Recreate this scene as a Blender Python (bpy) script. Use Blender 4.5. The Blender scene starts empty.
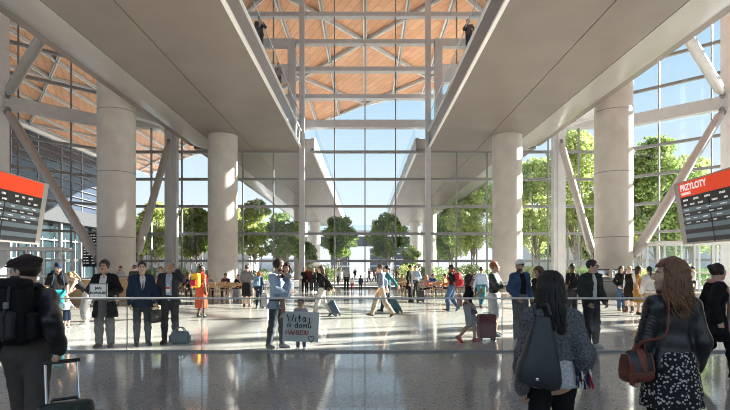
import bpy, math, random
import numpy as np
from mathutils import Vector, Matrix
PI = math.pi
SC = bpy.context.scene
COL = SC.collection
random.seed(7)
RNG = np.random.default_rng(11)

# ------------------------------------------------------------------ materials
MATS = {}
def mat(name, col, rough=.5, metal=0., var=.12, scale=6., bump=0., bscale=40., spec=.5, stretch=(1, 1, 1), trans=0.):
    if name in MATS: return MATS[name]
    m = bpy.data.materials.new(name); m.use_nodes = True
    nt = m.node_tree; N = nt.nodes; L = nt.links
    b = N['Principled BSDF']
    b.inputs['Roughness'].default_value = rough
    b.inputs['Metallic'].default_value = metal
    b.inputs['Specular IOR Level'].default_value = spec
    tc = N.new('ShaderNodeTexCoord'); mp = N.new('ShaderNodeMapping')
    mp.inputs['Scale'].default_value = stretch
    L.new(tc.outputs['Object'], mp.inputs['Vector'])
    n = N.new('ShaderNodeTexNoise'); n.inputs['Scale'].default_value = scale; n.inputs['Detail'].default_value = 4
    L.new(mp.outputs['Vector'], n.inputs['Vector'])
    r = N.new('ShaderNodeValToRGB')
    lo = [max(0, c * (1 - var)) for c in col]; hi = [min(1, c * (1 + var)) for c in col]
    r.color_ramp.elements[0].position = .3; r.color_ramp.elements[1].position = .7
    r.color_ramp.elements[0].color = (*lo, 1); r.color_ramp.elements[1].color = (*hi, 1)
    L.new(n.outputs['Fac'], r.inputs['Fac']); L.new(r.outputs['Color'], b.inputs['Base Color'])
    if bump:
        n2 = N.new('ShaderNodeTexNoise'); n2.inputs['Scale'].default_value = bscale; n2.inputs['Detail'].default_value = 3
        L.new(mp.outputs['Vector'], n2.inputs['Vector'])
        bp = N.new('ShaderNodeBump'); bp.inputs['Strength'].default_value = bump; bp.inputs['Distance'].default_value = .02
        L.new(n2.outputs['Fac'], bp.inputs['Height']); L.new(bp.outputs['Normal'], b.inputs['Normal'])
    if trans:
        t = N.new('ShaderNodeBsdfTranslucent'); L.new(r.outputs['Color'], t.inputs['Color'])
        mx = N.new('ShaderNodeMixShader'); mx.inputs[0].default_value = trans
        L.new(b.outputs[0], mx.inputs[1]); L.new(t.outputs[0], mx.inputs[2])
        L.new(mx.outputs[0], N['Material Output'].inputs['Surface'])
    MATS[name] = m
    return m

def glass_mat(name, tint=(.97, .98, .98), refl=1.0, rough=0., haze=0., hazecol=(.7, .72, .74)):
    if name in MATS: return MATS[name]
    m = bpy.data.materials.new(name); m.use_nodes = True
    nt = m.node_tree; N = nt.nodes; L = nt.links
    N.remove(N['Principled BSDF'])
    t = N.new('ShaderNodeBsdfTransparent'); t.inputs[0].default_value = (*tint, 1)
    g = N.new('ShaderNodeBsdfGlossy'); g.inputs['Roughness'].default_value = rough
    f = N.new('ShaderNodeFresnel'); f.inputs[0].default_value = 1.45
    mu = N.new('ShaderNodeMath'); mu.operation = 'MULTIPLY'; mu.inputs[1].default_value = refl
    L.new(f.outputs[0], mu.inputs[0])
    mx = N.new('ShaderNodeMixShader'); L.new(mu.outputs[0], mx.inputs[0])
    L.new(t.outputs[0], mx.inputs[1]); L.new(g.outputs[0], mx.inputs[2])
    last = mx
    if haze:  # pale diffuse share painted in for the haze reflected by the glass
        d = N.new('ShaderNodeBsdfDiffuse'); d.inputs[0].default_value = (*hazecol, 1)
        m2 = N.new('ShaderNodeMixShader'); m2.inputs[0].default_value = haze
        L.new(mx.outputs[0], m2.inputs[1]); L.new(d.outputs[0], m2.inputs[2]); last = m2
    L.new(last.outputs[0], N['Material Output'].inputs['Surface'])
    MATS[name] = m
    return m

def terrazzo(name, base, rough):
    m = bpy.data.materials.new(name); m.use_nodes = True
    nt = m.node_tree; N = nt.nodes; L = nt.links; b = N['Principled BSDF']
    tc = N.new('ShaderNodeTexCoord')
    v = N.new('ShaderNodeTexVoronoi'); v.inputs['Scale'].default_value = 55
    L.new(tc.outputs['Object'], v.inputs['Vector'])
    sep = N.new('ShaderNodeSeparateColor'); L.new(v.outputs['Color'], sep.inputs[0])
    cr = N.new('ShaderNodeValToRGB'); cr.color_ramp.interpolation = 'CONSTANT'
    e = cr.color_ramp.elements; e[0].position = 0; e[0].color = (*[c * .42 for c in base], 1)
    e[1].position = .06; e[1].color = (*[c * .92 for c in base], 1)
    x = e.new(.5); x.color = (*base, 1)
    x = e.new(.9); x.color = (*[min(1, c * 1.25) for c in base], 1)
    L.new(sep.outputs[0], cr.inputs['Fac'])
    n = N.new('ShaderNodeTexNoise'); n.inputs['Scale'].default_value = .35; n.inputs['Detail'].default_value = 5
    L.new(tc.outputs['Object'], n.inputs['Vector'])
    mr = N.new('ShaderNodeMapRange'); mr.inputs[3].default_value = .86; mr.inputs[4].default_value = 1.1
    L.new(n.outputs['Fac'], mr.inputs[0])
    # joints between the slabs
    br = N.new('ShaderNodeTexBrick'); br.inputs['Scale'].default_value = 1; br.offset = 0
    br.inputs['Mortar Size'].default_value = .004; br.inputs['Brick Width'].default_value = 2.52; br.inputs['Row Height'].default_value = 2.52
    br.inputs['Color1'].default_value = (1, 1, 1, 1); br.inputs['Color2'].default_value = (.96, .96, .96, 1); br.inputs['Mortar'].default_value = (.55, .55, .55, 1)
    L.new(tc.outputs['Object'], br.inputs['Vector'])
    m1 = N.new('ShaderNodeMix'); m1.data_type = 'RGBA'; m1.blend_type = 'MULTIPLY'; m1.inputs[0].default_value = 1
    L.new(cr.outputs[0], m1.inputs[6]); L.new(mr.outputs[0], m1.inputs[7])
    m2 = N.new('ShaderNodeMix'); m2.data_type = 'RGBA'; m2.blend_type = 'MULTIPLY'; m2.inputs[0].default_value = 1
    L.new(m1.outputs[2], m2.inputs[6]); L.new(br.outputs[0], m2.inputs[7])
    L.new(m2.outputs[2], b.inputs['Base Color'])
    rr = N.new('ShaderNodeMapRange'); rr.inputs[3].default_value = rough * .7; rr.inputs[4].default_value = rough * 1.4
    L.new(n.outputs['Fac'], rr.inputs[0]); L.new(rr.outputs[0], b.inputs['Roughness'])
    b.inputs['Specular IOR Level'].default_value = .45
    MATS[name] = m
    return m

def timber(name):
    m = bpy.data.materials.new(name); m.use_nodes = True
    nt = m.node_tree; N = nt.nodes; L = nt.links; b = N['Principled BSDF']
    tc = N.new('ShaderNodeTexCoord')
    br = N.new('ShaderNodeTexBrick'); br.inputs['Scale'].default_value = 1
    br.inputs['Brick Width'].default_value = 2.6; br.inputs['Row Height'].default_value = .75; br.inputs['Mortar Size'].default_value = .02
    br.inputs['Color1'].default_value = (.80, .42, .24, 1); br.inputs['Color2'].default_value = (.92, .53, .32, 1); br.inputs['Mortar'].default_value = (.42, .21, .12, 1)
    mp = N.new('ShaderNodeMapping'); mp.inputs['Rotation'].default_value = (0, 0, math.radians(64))
    L.new(tc.outputs['Object'], mp.inputs['Vector']); L.new(mp.outputs[0], br.inputs['Vector'])
    L.new(br.outputs[0], b.inputs['Base Color']); b.inputs['Roughness'].default_value = .6
    MATS[name] = m
    return m

# ------------------------------------------------------------------ mesh helpers
class MB:
    def __init__(s): s.v = []; s.f = []; s.mi = []; s.sm = []
    def add(s, vs, fs, mi=0, smooth=False):
        o = len(s.v); s.v += [tuple(v) for v in vs]
        s.f += [tuple(i + o for i in f) for f in fs]
        s.mi += [mi] * len(fs); s.sm += [smooth] * len(fs)
        return s
    def box(s, c, d, rz=0, M=None, mi=0):
        x, y, z = d[0] / 2, d[1] / 2, d[2] / 2
        vs = [Vector((i * x, j * y, k * z)) for i in (-1, 1) for j in (-1, 1) for k in (-1, 1)]
        R = M if M is not None else Matrix.Rotation(rz, 3, 'Z')
        vs = [R @ v + Vector(c) for v in vs]
        return s.add(vs, [(0, 1, 3, 2), (4, 6, 7, 5), (0, 4, 5, 1), (2, 3, 7, 6), (0, 2, 6, 4), (1, 5, 7, 3)], mi)
    def bev(s, c, d, b=.02, rz=0, M=None, mi=0, seg=2):
        # rounded box: bevelled on every edge
        import bmesh
        bm = bmesh.new(); bmesh.ops.create_cube(bm, size=1)
        for v in bm.verts: v.co = Vector((v.co.x * d[0], v.co.y * d[1], v.co.z * d[2]))
        bmesh.ops.bevel(bm, geom=bm.edges[:], offset=b, segments=seg, affect='EDGES', profile=.5)
        R = M if M is not None else Matrix.Rotation(rz, 3, 'Z')
        bm.verts.ensure_lookup_table()
        s.add([R @ v.co + Vector(c) for v in bm.verts], [[v.index for v in f.verts] for f in bm.faces], mi, True)
        bm.free(); return s
    def bar(s, a, b, w, h=None, mi=0, up=(0, 0, 1)):
        a, b = Vector(a), Vector(b); d = (b - a); l = d.length; d.normalize()
        u = Vector(up)
        if abs(d.dot(u)) > .98: u = Vector((0, 1, 0))
        r = d.cross(u).normalized(); u2 = r.cross(d).normalized()
        M = Matrix((r, d, u2)).transposed()
        return s.box((a + b) / 2, (w, l, h or w), M=M, mi=mi)
    def tube(s, pts, r, n=10, mi=0, cap=True):
        pts = [Vector(p) for p in pts]; rs = r if isinstance(r, (list, tuple)) else [r] * len(pts)
        vs = []; fs = []; prev = None
        for i, p in enumerate(pts):
            d = (pts[min(i + 1, len(pts) - 1)] - pts[max(i - 1, 0)])
            if d.length < 1e-9: d = Vector((0, 0, 1))
            d.normalize()
            if prev is None:
                u = d.orthogonal().normalized()
            else:
                u = (prev - d * prev.dot(d))
                u = u.normalized() if u.length > 1e-6 else d.orthogonal().normalized()
            prev = u; w = d.cross(u)
            for k in range(n):
                a = 2 * PI * k / n
                vs.append(p + (u * math.cos(a) + w * math.sin(a)) * rs[i])
        for i in range(len(pts) - 1):
            for k in range(n):
                k2 = (k + 1) % n
                fs.append((i * n + k, i * n + k2, (i + 1) * n + k2, (i + 1) * n + k))
        if cap:
            fs.append(tuple(range(n))[::-1]); fs.append(tuple((len(pts) - 1) * n + k for k in range(n)))
        return s.add(vs, fs, mi, True)
    def strap(s, pts, r, n=8, mi=0, sub=5):
        p = [Vector(q) for q in pts]; out = []
        for i in range(len(p) - 1):
            a, b, c, d = p[max(i - 1, 0)], p[i], p[i + 1], p[min(i + 2, len(p) - 1)]
            for j in range(sub):
                t = j / sub; out.append(.5 * ((2 * b) + (c - a) * t + (2 * a - 5 * b + 4 * c - d) * t * t + (3 * b - a - 3 * c + d) * t ** 3))
        return s.tube(out + [p[-1]], r, n, mi)
    def lathe(s, prof, n=24, c=(0, 0, 0), mi=0, cap=True):
        vs = []; fs = []
        for (r, z) in prof:
            for k in range(n):
                a = 2 * PI * k / n; vs.append((c[0] + r * math.cos(a), c[1] + r * math.sin(a), c[2] + z))
        for i in range(len(prof) - 1):
            for k in range(n):
                k2 = (k + 1) % n
                fs.append((i * n + k, i * n + k2, (i + 1) * n + k2, (i + 1) * n + k))
        if cap:
            fs.append(tuple(range(n))[::-1]); fs.append(tuple((len(prof) - 1) * n + k for k in range(n)))
        return s.add(vs, fs, mi, True)
    def prism(s, poly, y0, y1, axis='y', mi=0, smooth=False):
        # closed polygon of (x,z) swept along y (or (x,y) swept along z)
        n = len(poly); vs = []
        for y in (y0, y1):
            for p in poly: vs.append((p[0], y, p[1]) if axis == 'y' else ((p[0], p[1], y) if axis == 'z' else (y, p[0], p[1])))
        fs = [(k, (k + 1) % n, n + (k + 1) % n, n + k) for k in range(n)]
        fs += [tuple(range(n))[::-1], tuple(range(n, 2 * n))]
        return s.add(vs, fs, mi, smooth)
    def ell(s, c, r, n=14, m=8, M=None, mi=0):
        vs = []; fs = []
        for i in range(m + 1):
            t = PI * i / m
            for k in range(n):
                a = 2 * PI * k / n
                v = Vector((r[0] * math.sin(t) * math.cos(a), r[1] * math.sin(t) * math.sin(a), r[2] * math.cos(t)))
                if M is not None: v = M @ v
                vs.append(v + Vector(c))
        for i in range(m):
            for k in range(n):
                k2 = (k + 1) % n
                fs.append((i * n + k, (i + 1) * n + k, (i + 1) * n + k2, i * n + k2))
        return s.add(vs, fs, mi, True)
    def build(s, name, mats, parent=None, loc=(0, 0, 0), rz=0):
        me = bpy.data.meshes.new(name); me.from_pydata(s.v, [], s.f)
        me.polygons.foreach_set('material_index', s.mi); me.polygons.foreach_set('use_smooth', s.sm)
        for m in (mats if isinstance(mats, (list, tuple)) else [mats]): me.materials.append(m)
        import bmesh
        bm = bmesh.new(); bm.from_mesh(me); bmesh.ops.recalc_face_normals(bm, faces=bm.faces[:]); bm.to_mesh(me); bm.free()
        if any(s.sm):
            try: me.set_sharp_from_angle(angle=math.radians(40))
            except Exception: pass
        me.update()
        o = bpy.data.objects.new(name, me); COL.objects.link(o)
        o.location = loc; o.rotation_euler = (0, 0, rz)
        if parent: o.parent = parent
        return o

def empty(name, loc=(0, 0, 0), rz=0):
    o = bpy.data.objects.new(name, None); COL.objects.link(o)
    o.location = loc; o.rotation_euler = (0, 0, rz); o.empty_display_size = .2
    return o
def tag(o, label, cat, group=None, kind=None):
    o['label'] = label; o['category'] = cat
    if group: o['group'] = group
    if kind: o['kind'] = kind
    return o
def kids(o): return [c for c in COL.objects if c.parent == o]
CH = {}
def copy_tree(o, parent=None):
    c = o.copy(); COL.objects.link(c)
    if parent: c.parent = parent
    for ch in o.children: copy_tree(ch, c)
    return c
def P(px, py, d):   # a place in the hall seen at that bearing, d metres ahead
    return Vector(((px - 365) / 500 * d, d, 1.6 + (269 - py) / 500 * d))
def text(name, s, size, m, parent=None, M=None, ext=.004, align='LEFT', bold=0.):
    cu = bpy.data.curves.new(name, 'FONT'); cu.body = s; cu.size = size; cu.extrude = ext; cu.align_x = align; cu.offset = bold
    cu.materials.append(m)
    o = bpy.data.objects.new(name, cu); COL.objects.link(o)
    bpy.context.view_layer.update()
    me = bpy.data.meshes.new_from_object(o.evaluated_get(bpy.context.evaluated_depsgraph_get()))
    bpy.data.objects.remove(o); me.name = name
    o = bpy.data.objects.new(name, me); COL.objects.link(o)
    if parent: o.parent = parent
    if M is not None: o.matrix_local = M
    return o

# ------------------------------------------------------------------ palette
concrete = mat('pale_concrete', (.60, .575, .54), .55, var=.08, scale=1.2, bump=.08, bscale=12)
soffit_m = mat('soffit_panel', (.225, .196, .178), .42, var=.07, scale=.6, spec=.4)
soffit_e = mat('soffit_edge_metal', (.36, .345, .325), .28, var=.05, scale=.6, spec=.6)
steel = mat('grey_painted_steel', (.52, .53, .55), .4, var=.05, scale=2)
steel_m = mat('mullion_steel', (.24, .245, .255), .4, var=.05, scale=2)
steel_d = mat('dark_grey_steel', (.20, .205, .215), .4, var=.05, scale=2)
steel_l = mat('light_grey_steel', (.74, .75, .76), .38, var=.05, scale=2)
strutm = mat('brushed_strut_steel', (.50, .49, .48), .35, metal=.3, var=.05, scale=3)
white = mat('white_paint', (.90, .90, .88), .5, var=.03)
black = mat('black_plastic', (.015, .015, .017), .4, var=.1)
chrome = mat('chrome', (.7, .7, .71), .18, metal=1, var=.02)
glass = glass_mat('clear_glass', (.93, .96, .97))
glass_rail = glass_mat('balustrade_glass', (.91, .935, .94), 1.0, 0, .004)
glass_blue = glass_mat('blue_edge_glass', (.90, .96, .99), .10)
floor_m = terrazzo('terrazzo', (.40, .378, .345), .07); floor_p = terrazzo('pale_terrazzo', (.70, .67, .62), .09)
plaza_m = mat('pale_paving', (.48, .47, .45), .7, var=.1, scale=.4)
timber_m = timber('timber_roof_boards')
wood = mat('pale_oak', (.55, .36, .19), .5, var=.2, scale=4, stretch=(1, 8, 8))
plaster = mat('grey_wall_plaster', (.42, .41, .40), .7, var=.06, scale=1)

# ------------------------------------------------------------------ camera, light, sky
cam_d = bpy.data.cameras.new('camera'); cam = bpy.data.objects.new('camera', cam_d); COL.objects.link(cam)
cam.location = (0, 0, 1.6); cam.rotation_euler = (PI / 2, 0, 0)
cam_d.sensor_width = 36; cam_d.lens = 36 * 500 / 730; cam_d.shift_y = 64 / 730; cam_d.clip_end = 2000; cam_d.clip_start = .05
SC.camera = cam
w = bpy.data.worlds.new('sky'); SC.world = w; w.use_nodes = True
N = w.node_tree.nodes; L = w.node_tree.links; bg = N['Background']
tc = N.new('ShaderNodeTexCoord'); sx = N.new('ShaderNodeSeparateXYZ'); L.new(tc.outputs['Generated'], sx.inputs[0])
cr = N.new('ShaderNodeValToRGB'); L.new(sx.outputs['Z'], cr.inputs[0])
e = cr.color_ramp.elements
e[0].position = 0; e[0].color = (.70, .73, .74, 1); e[1].position = 1; e[1].color = (.26, .40, .62, 1)
x = e.new(.12); x.color = (.58, .67, .72, 1)
x = e.new(.32); x.color = (.38, .545, .68, 1)
x = e.new(.5); x.color = (.28, .43, .64, 1)
L.new(cr.outputs[0], bg.inputs[0]); bg.inputs[1].default_value = 1.0
EL, AZ = math.radians(22), math.radians(20)
sun_dir = Vector((math.cos(EL) * math.cos(AZ), math.cos(EL) * math.sin(AZ), math.sin(EL)))
sd = bpy.data.lights.new('sun', 'SUN'); sun = bpy.data.objects.new('sun', sd); COL.objects.link(sun)
sd.energy = 20; sd.angle = math.radians(.6); sd.color = (1, .93, .82)
sun.rotation_euler = (-sun_dir).to_track_quat('-Z', 'Y').to_euler(); sun.location = (60, 20, 50)
SC.view_settings.view_transform = 'Standard'; SC.view_settings.look = 'None'; SC.view_settings.gamma = 1
SC.view_settings.use_curve_mapping = False; SC.view_settings.exposure = 0.62
SC.cycles.use_denoising = True; SC.cycles.filter_width = 1.0
SC.cycles.max_bounces = 10; SC.cycles.diffuse_bounces = 5; SC.cycles.transparent_max_bounces = 24; SC.cycles.sample_clamp_indirect = 6

# ------------------------------------------------------------------ setting
def struct(o, label, cat): return tag(o, label, cat, None, 'structure')
YF, XF, XS, YS = 41.3, 20.5, 33.0, 28.8      # flat facade, fold, side wall
ROOFZ = 24.0
hall = [(-XS, -12), (XS, -12), (XS, YS), (XF, YF), (-XF, YF), (-XS, YS)]
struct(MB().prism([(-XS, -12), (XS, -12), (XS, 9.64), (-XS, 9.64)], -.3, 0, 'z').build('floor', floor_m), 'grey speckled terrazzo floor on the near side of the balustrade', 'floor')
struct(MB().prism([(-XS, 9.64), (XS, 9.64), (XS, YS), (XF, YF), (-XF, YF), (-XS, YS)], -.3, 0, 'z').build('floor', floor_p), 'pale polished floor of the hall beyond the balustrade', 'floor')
struct(MB().box((0, 120, -.14), (420, 420, .24)).build('ground', plaza_m), 'pale paved plaza outside the glass facade', 'ground')
roof_poly = [(-52, -12), (33.6, -12), (33.6, 33), (26, 40.5), (19, 47.5), (12, 57), (8, 62.6), (3.6, 65.2), (-.7, 68.3), (-5.5, 74), (-10.6, 81.7), (-20, 90), (-32.4, 96.5), (-41, 105), (-50.7, 118), (-52, 96)]
ceil = empty('ceiling')
struct(ceil, 'orange timber roof soffit carried on a white lattice', 'ceiling')
front = [(-52, 36), (30, 36)] + roof_poly[3:]
for pl in (front, [(-52, -12), (-4.6, -12), (-4.6, 36), (-52, 36)], [(4.6, -12), (33.6, -12), (33.6, 33), (30, 36), (4.6, 36)]):
    MB().prism(pl, ROOFZ, ROOFZ + .5, 'z').build('timber_deck', timber_m, ceil)
MB().box((0, 12, ROOFZ + .4), (9.2, 48, .03)).build('added_skylight_glass', glass, ceil)  # unseen skylight added so light falls on the near hall from above
for y in range(-12, 37, 3): MB().box((0, y, ROOFZ + .25), (9.2, .12, .3)).build('added_skylight_bar', steel, ceil)
b = MB()
for i in range(len(roof_poly)):
    a, c = roof_poly[i], roof_poly[(i + 1) % len(roof_poly)]
    b.bar((a[0], a[1], ROOFZ + .2), (c[0], c[1], ROOFZ + .2), .35, 1.0)
b.build('eaves_trim', white, ceil)
def inside(x, y, poly=roof_poly):
    r = False; n = len(poly)
    for i in range(n):
        (x1, y1), (x2, y2) = poly[i], poly[(i + 1) % n]
        if (y1 > y) != (y2 > y) and x < (x2 - x1) * (y - y1) / (y2 - y1) + x1: r = not r
    return r
def clipseg(p, q, step=.4):
    n = max(2, int((Vector(p) - Vector(q)).length / step)); out = []; cur = None
    for i in range(n + 1):
        t = i / n; x = p[0] + (q[0] - p[0]) * t; y = p[1] + (q[1] - p[1]) * t
        if inside(x, y):
            if cur is None: cur = [(x, y), (x, y)]
            cur[1] = (x, y)
        elif cur: out.append(cur); cur = None
    if cur: out.append(cur)
    return [c for c in out if (Vector(c[0]) - Vector(c[1])).length > 1]
lat = []
for k in range(-7, 5):                                   # bars that run into the depth
    lat.append(((k * 7.3 + 3.6, 40), (k * 7.3 + 3.6, 120)))
    lat.append(((k * 7.3, 30), (k * 7.3, 120)))
for k in range(-8, 5):
    for j in range(0, 10):
        y0 = 39.5 + j * 9.2
        lat.append(((k * 7.3, y0), (k * 7.3 + 7.3, y0 + 9.2)) if (k + j) % 2 else ((k * 7.3, y0 + 9.2), (k * 7.3 + 7.3, y0)))
segs = []
for p, q in lat: segs += clipseg(p, q)
for i, (p, q) in enumerate(segs):
    p3, q3 = Vector((p[0], p[1], ROOFZ - .22)), Vector((q[0], q[1], ROOFZ - .22))
    d = (q3 - p3).normalized(); sd_ = Vector((-d.y, d.x, 0)) * .11
    bb = MB()
    bb.bar(p3 + sd_, q3 + sd_, .11, .30, 0); bb.bar(p3 - sd_, q3 - sd_, .11, .30, 1)
    bb.bar(p3 + Vector((0, 0, .14)), q3 + Vector((0, 0, .14)), .24, .1, 1)
    bb.build('lattice_bar', [white, steel], ceil)

# curtain walls --------------------------------------------------------------
ROWS = [1.6 + (269 - y) / 12.107 for y in (261, 233.7, 206.4, 179.3, 152, 124.6, 97.4, 70, 42.8, 15.5)]
def curtain(name, a, b, ts, label, big=True, top=ROOFZ, nrows=10):
    a, b = Vector((*a, 0)), Vector((*b, 0)); d = (b - a).normalized(); n = Vector((-d.y, d.x, 0))
    rz = math.atan2(d.y, d.x)
    root = empty(name); struct(root, label, 'window')
    g = MB(); g.add([a, b, b + Vector((0, 0, top)), a + Vector((0, 0, top))], [(0, 1, 2, 3)])
    g.build('glazing', glass, root)
    for t in ts:
        p = a + d * t
        MB().box((p.x, p.y, top / 2), (.09, .22, top), rz).build('mullion', steel_m, root)
    for i, z in enumerate(ROWS[:nrows]):
        heavy = big and i >= 5
        hh, dd = ((.62, .7) if i == 5 else (.34, .6)) if heavy else (.20, .30)
        mid = (a + b) / 2
        MB().box((mid.x, mid.y, z), ((b - a).length, dd, hh), rz).build('transom', steel if heavy else steel_m, root)
    MB().box(((a.x + b.x) / 2, (a.y + b.y) / 2, .06), ((b - a).length, .3, .12), rz).build('window_sill', steel_d, root)
    return root
c_ts = [XF + k * 2.52 for k in range(-8, 9)]
curtain('window_1', (-XF, YF), (XF, YF), c_ts, 'tall flat glass curtain wall facing the plaza')
fl_ = math.hypot(XS - XF, YF - YS)
curtain('window_2', (-XF, YF), (-XS, YS), [3.37, 6.8, 10.2, 13.6], 'angled glass curtain wall towards the neighbouring glazed building', False)
curtain('window_3', (XF, YF), (XS, YS), [3.37, 6.8, 10.2, 13.6], 'angled glass curtain wall towards the leafy trees', False)
curtain('window_4', (-XS, YS), (-XS, 14), [2.5, 5, 7.5, 10, 12.5], 'glazed side wall of the hall', False)
curtain('window_5', (XS, YS), (XS, 22.5), [3.2, 5.6], 'glazed side wall of the hall facing the sun', False)
struct(MB().box((-XS - .2, 1, 12), (.4, 26, 24)).build('wall_left', plaster), 'plain grey side wall beside the glazing', 'wall')
struct(MB().box((XS + .2, 5.25, 12), (.4, 34.5, 24)).build('wall_right', plaster), 'plain grey side wall towards the sun', 'wall')
bw = MB(); bw.box((0, -12.2, .9), (66, .4, 1.8)); bw.box((0, -12.2, 23), (66, .4, 2))
for k in range(-5, 6): bw.box((k * 6.4, -12.2, 12), (.8, .5, 24))
struct(bw.build('wall_back', plaster), 'rear wall of the hall with high window openings', 'wall')
for i, x in enumerate((4.6,)):   # unseen pier added to break the low sun into bands
    struct(MB().box((XS - .1, YS - x, 12), (.5, (.7, .5)[i], 24)).build('column', steel), 'added unseen grey pier that breaks the sunlight into bands', 'column')

# masts, portals -------------------------------------------------------------
for sx_ in (-1, 1):
    sn = 'left' if sx_ < 0 else 'right'
    o = MB().box((sx_ * 5.02, 39.9, 12), (.40, .5, 24)).build('column', steel)
    struct(o, f'slim grey steel mast against the glass, {sn} one of the central pair', 'column')
    o = MB().box((sx_ * 15.7, 40.6, 10), (.95, .55, 20)).build('column', steel)
    b2 = MB().box((sx_ * 15.7 - sx_ * .02, 40.25, 10), (.34, .18, 20)).build('flange', steel, o)
    struct(o, f'broad grey steel mast beside the {sn} outer concrete column', 'column')
    o = MB().box((sx_ * 25.95, 35.6, 12), (.95, .9, 24), sx_ * PI / 4).build('column', steel_l)
    struct(o, f'wide pale steel mast at the {sn} edge of the view', 'column')

# concrete columns -----------------------------------------------------------
def column(x, y, r, h, label, seams=(), m=concrete):
    b = MB(); b.lathe([(r, 0), (r, h)], 48, (0, 0, 0))
    o = b.build('column', m, None, (x, y, 0)); struct(o, label, 'column')
    for z in seams: MB().lathe([(r - .01, -.02), (r + .008, -.02), (r + .008, .02), (r - .01, .02)], 48, (0, 0, z)).build('joint_ring', steel_d, o)
    return o
SOF = 11.27
for sx_ in (-1, 1):
    sn = 'left' if sx_ < 0 else 'right'
    column(sx_ * 10.35, 36.4, 1.05, SOF + .3, f'round pale concrete column standing under the {sn} footbridge')
    column(sx_ * 15.9, 32, 1.13, 22, f'tall thick concrete column at the {sn} gripped by two diagonal struts', (3.6, 7.7, 11.6))
    column(sx_ * 10.3, 80, 1.1, SOF + .3, f'concrete column outdoors under the {sn} footbridge, nearer of two')
    column(sx_ * 10.3, 103, 1.1, SOF + .3, f'concrete column outdoors under the {sn} footbridge, farther of two')
# struts ---------------------------------------------------------------------
def strut(a, b, r, label):
    a, b = Vector(a), Vector(b); d = (b - a).normalized()
    o = MB().tube([a, a + d * .5, b - d * .5, b], [r * .55, r, r, r * .55], 16).build('strut', strutm)
    for p, q in ((a, a - d * .35), (b, b + d * .35)):
        MB().bar(p, q, .22, .5).build('clevis', steel_d, o)
    struct(o, label, 'strut')
for sx_ in (-1, 1):
    sn = 'left' if sx_ < 0 else 'right'
    strut((sx_ * 25.1, 35.2, 12.6), (sx_ * 17.0, 31.6, 2.4), .30, f'long diagonal steel strut from the {sn} edge mast down to the thick column')
    strut((sx_ * 15.75, 40.1, 11.6), (sx_ * 14.95, 32.8, 2.5), .26, f'steep steel strut from the broad mast down to the {sn} thick column')
    strut((sx_ * 25.1, 35.2, 14.0), (sx_ * 19.6, 31.0, 16.7), .34, f'short raking steel strut rising from the {sn} edge mast to the roof')
    b = MB().bar((sx_ * 25.7, 35.35, 13.4), (sx_ * 20.2, 40.85, 13.4), .6, .9)
    struct(b.build('beam', steel), f'steel beam tying the {sn} thick column to the edge mast', 'beam')
    b = MB().bar((sx_ * 15.4, 32.8, 11.9), (sx_ * 14.9, 40.4, 12.9), .55, .5)
    struct(b.build('beam', steel), f'steel beam from the {sn} thick column back to the broad mast', 'beam')

# footbridges ----------------------------------------------------------------
def bridge(sx_, y0, y1, xin, label, outdoor=False):
    root = empty('footbridge'); struct(root, label, 'footbridge')
    def X(pl): return [(sx_ * x, z) for x, z in pl]
    MB().prism(X([(xin + .12, SOF), (9.02, SOF), (9.02, SOF + .4), (xin + .12, SOF + .4)]), y0, y1).build('soffit_panel', soffit_m, root)
    MB().prism(X([(9.06, SOF), (11.66, SOF), (11.66, SOF + .4), (9.06, SOF + .4)]), y0, y1).build('soffit_panel', soffit_m, root)
    prof = [(11.70, SOF)] + [(11.7 + 2.75 * math.sin(t), SOF + 1.0 * (1 - math.cos(t))) for t in [PI / 2 * k / 10 for k in range(1, 11)]] + [(14.45, SOF + 1.25), (11.7, SOF + 1.25)]
    MB().prism(X(prof), y0, y1, smooth=True).build('curved_edge', soffit_e, root)
    MB().prism(X([(9.0, SOF + .03), (11.72, SOF + .03), (11.72, SOF + .38), (9.0, SOF + .38)]), y0 + .02, y1 - .02).build('joint_backing', black, root)
    MB().prism(X([(xin + .3, SOF + .4), (14.3, SOF + .4), (14.3, SOF + 1.2), (xin + .3, SOF + 1.2)]), y0, y1).build('deck', soffit_m, root)
    MB().prism(X([(xin + .05, SOF + .05), (xin + .3, SOF + .05), (xin + .3, SOF + 1.25), (xin + .05, SOF + 1.25)]), y0, y1).build('fascia', steel_d, root)
    MB().prism(X([(xin - .02, SOF - .03), (xin + .14, SOF - .03), (xin + .14, SOF + .07), (xin - .02, SOF + .07)]), y0, y1).build('lower_trim', white, root)
    MB().prism(X([(xin - .04, SOF + 1.2), (xin + .3, SOF + 1.2), (xin + .3, SOF + 1.32), (xin - .04, SOF + 1.32)]), y0, y1).build('upper_trim', white, root)
    MB().prism(X([(xin - .02, SOF + 1.3), (xin + .01, SOF + 1.3), (xin + .01, SOF + 2.42), (xin - .02, SOF + 2.42)]), y0, y1).build('balustrade_glass', glass_blue, root)
    MB().tube([(sx_ * (xin - .005), y0, SOF + 2.44), (sx_ * (xin - .005), y1, SOF + 2.44)], .03, 8).build('handrail', chrome, root)
    return root
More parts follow.
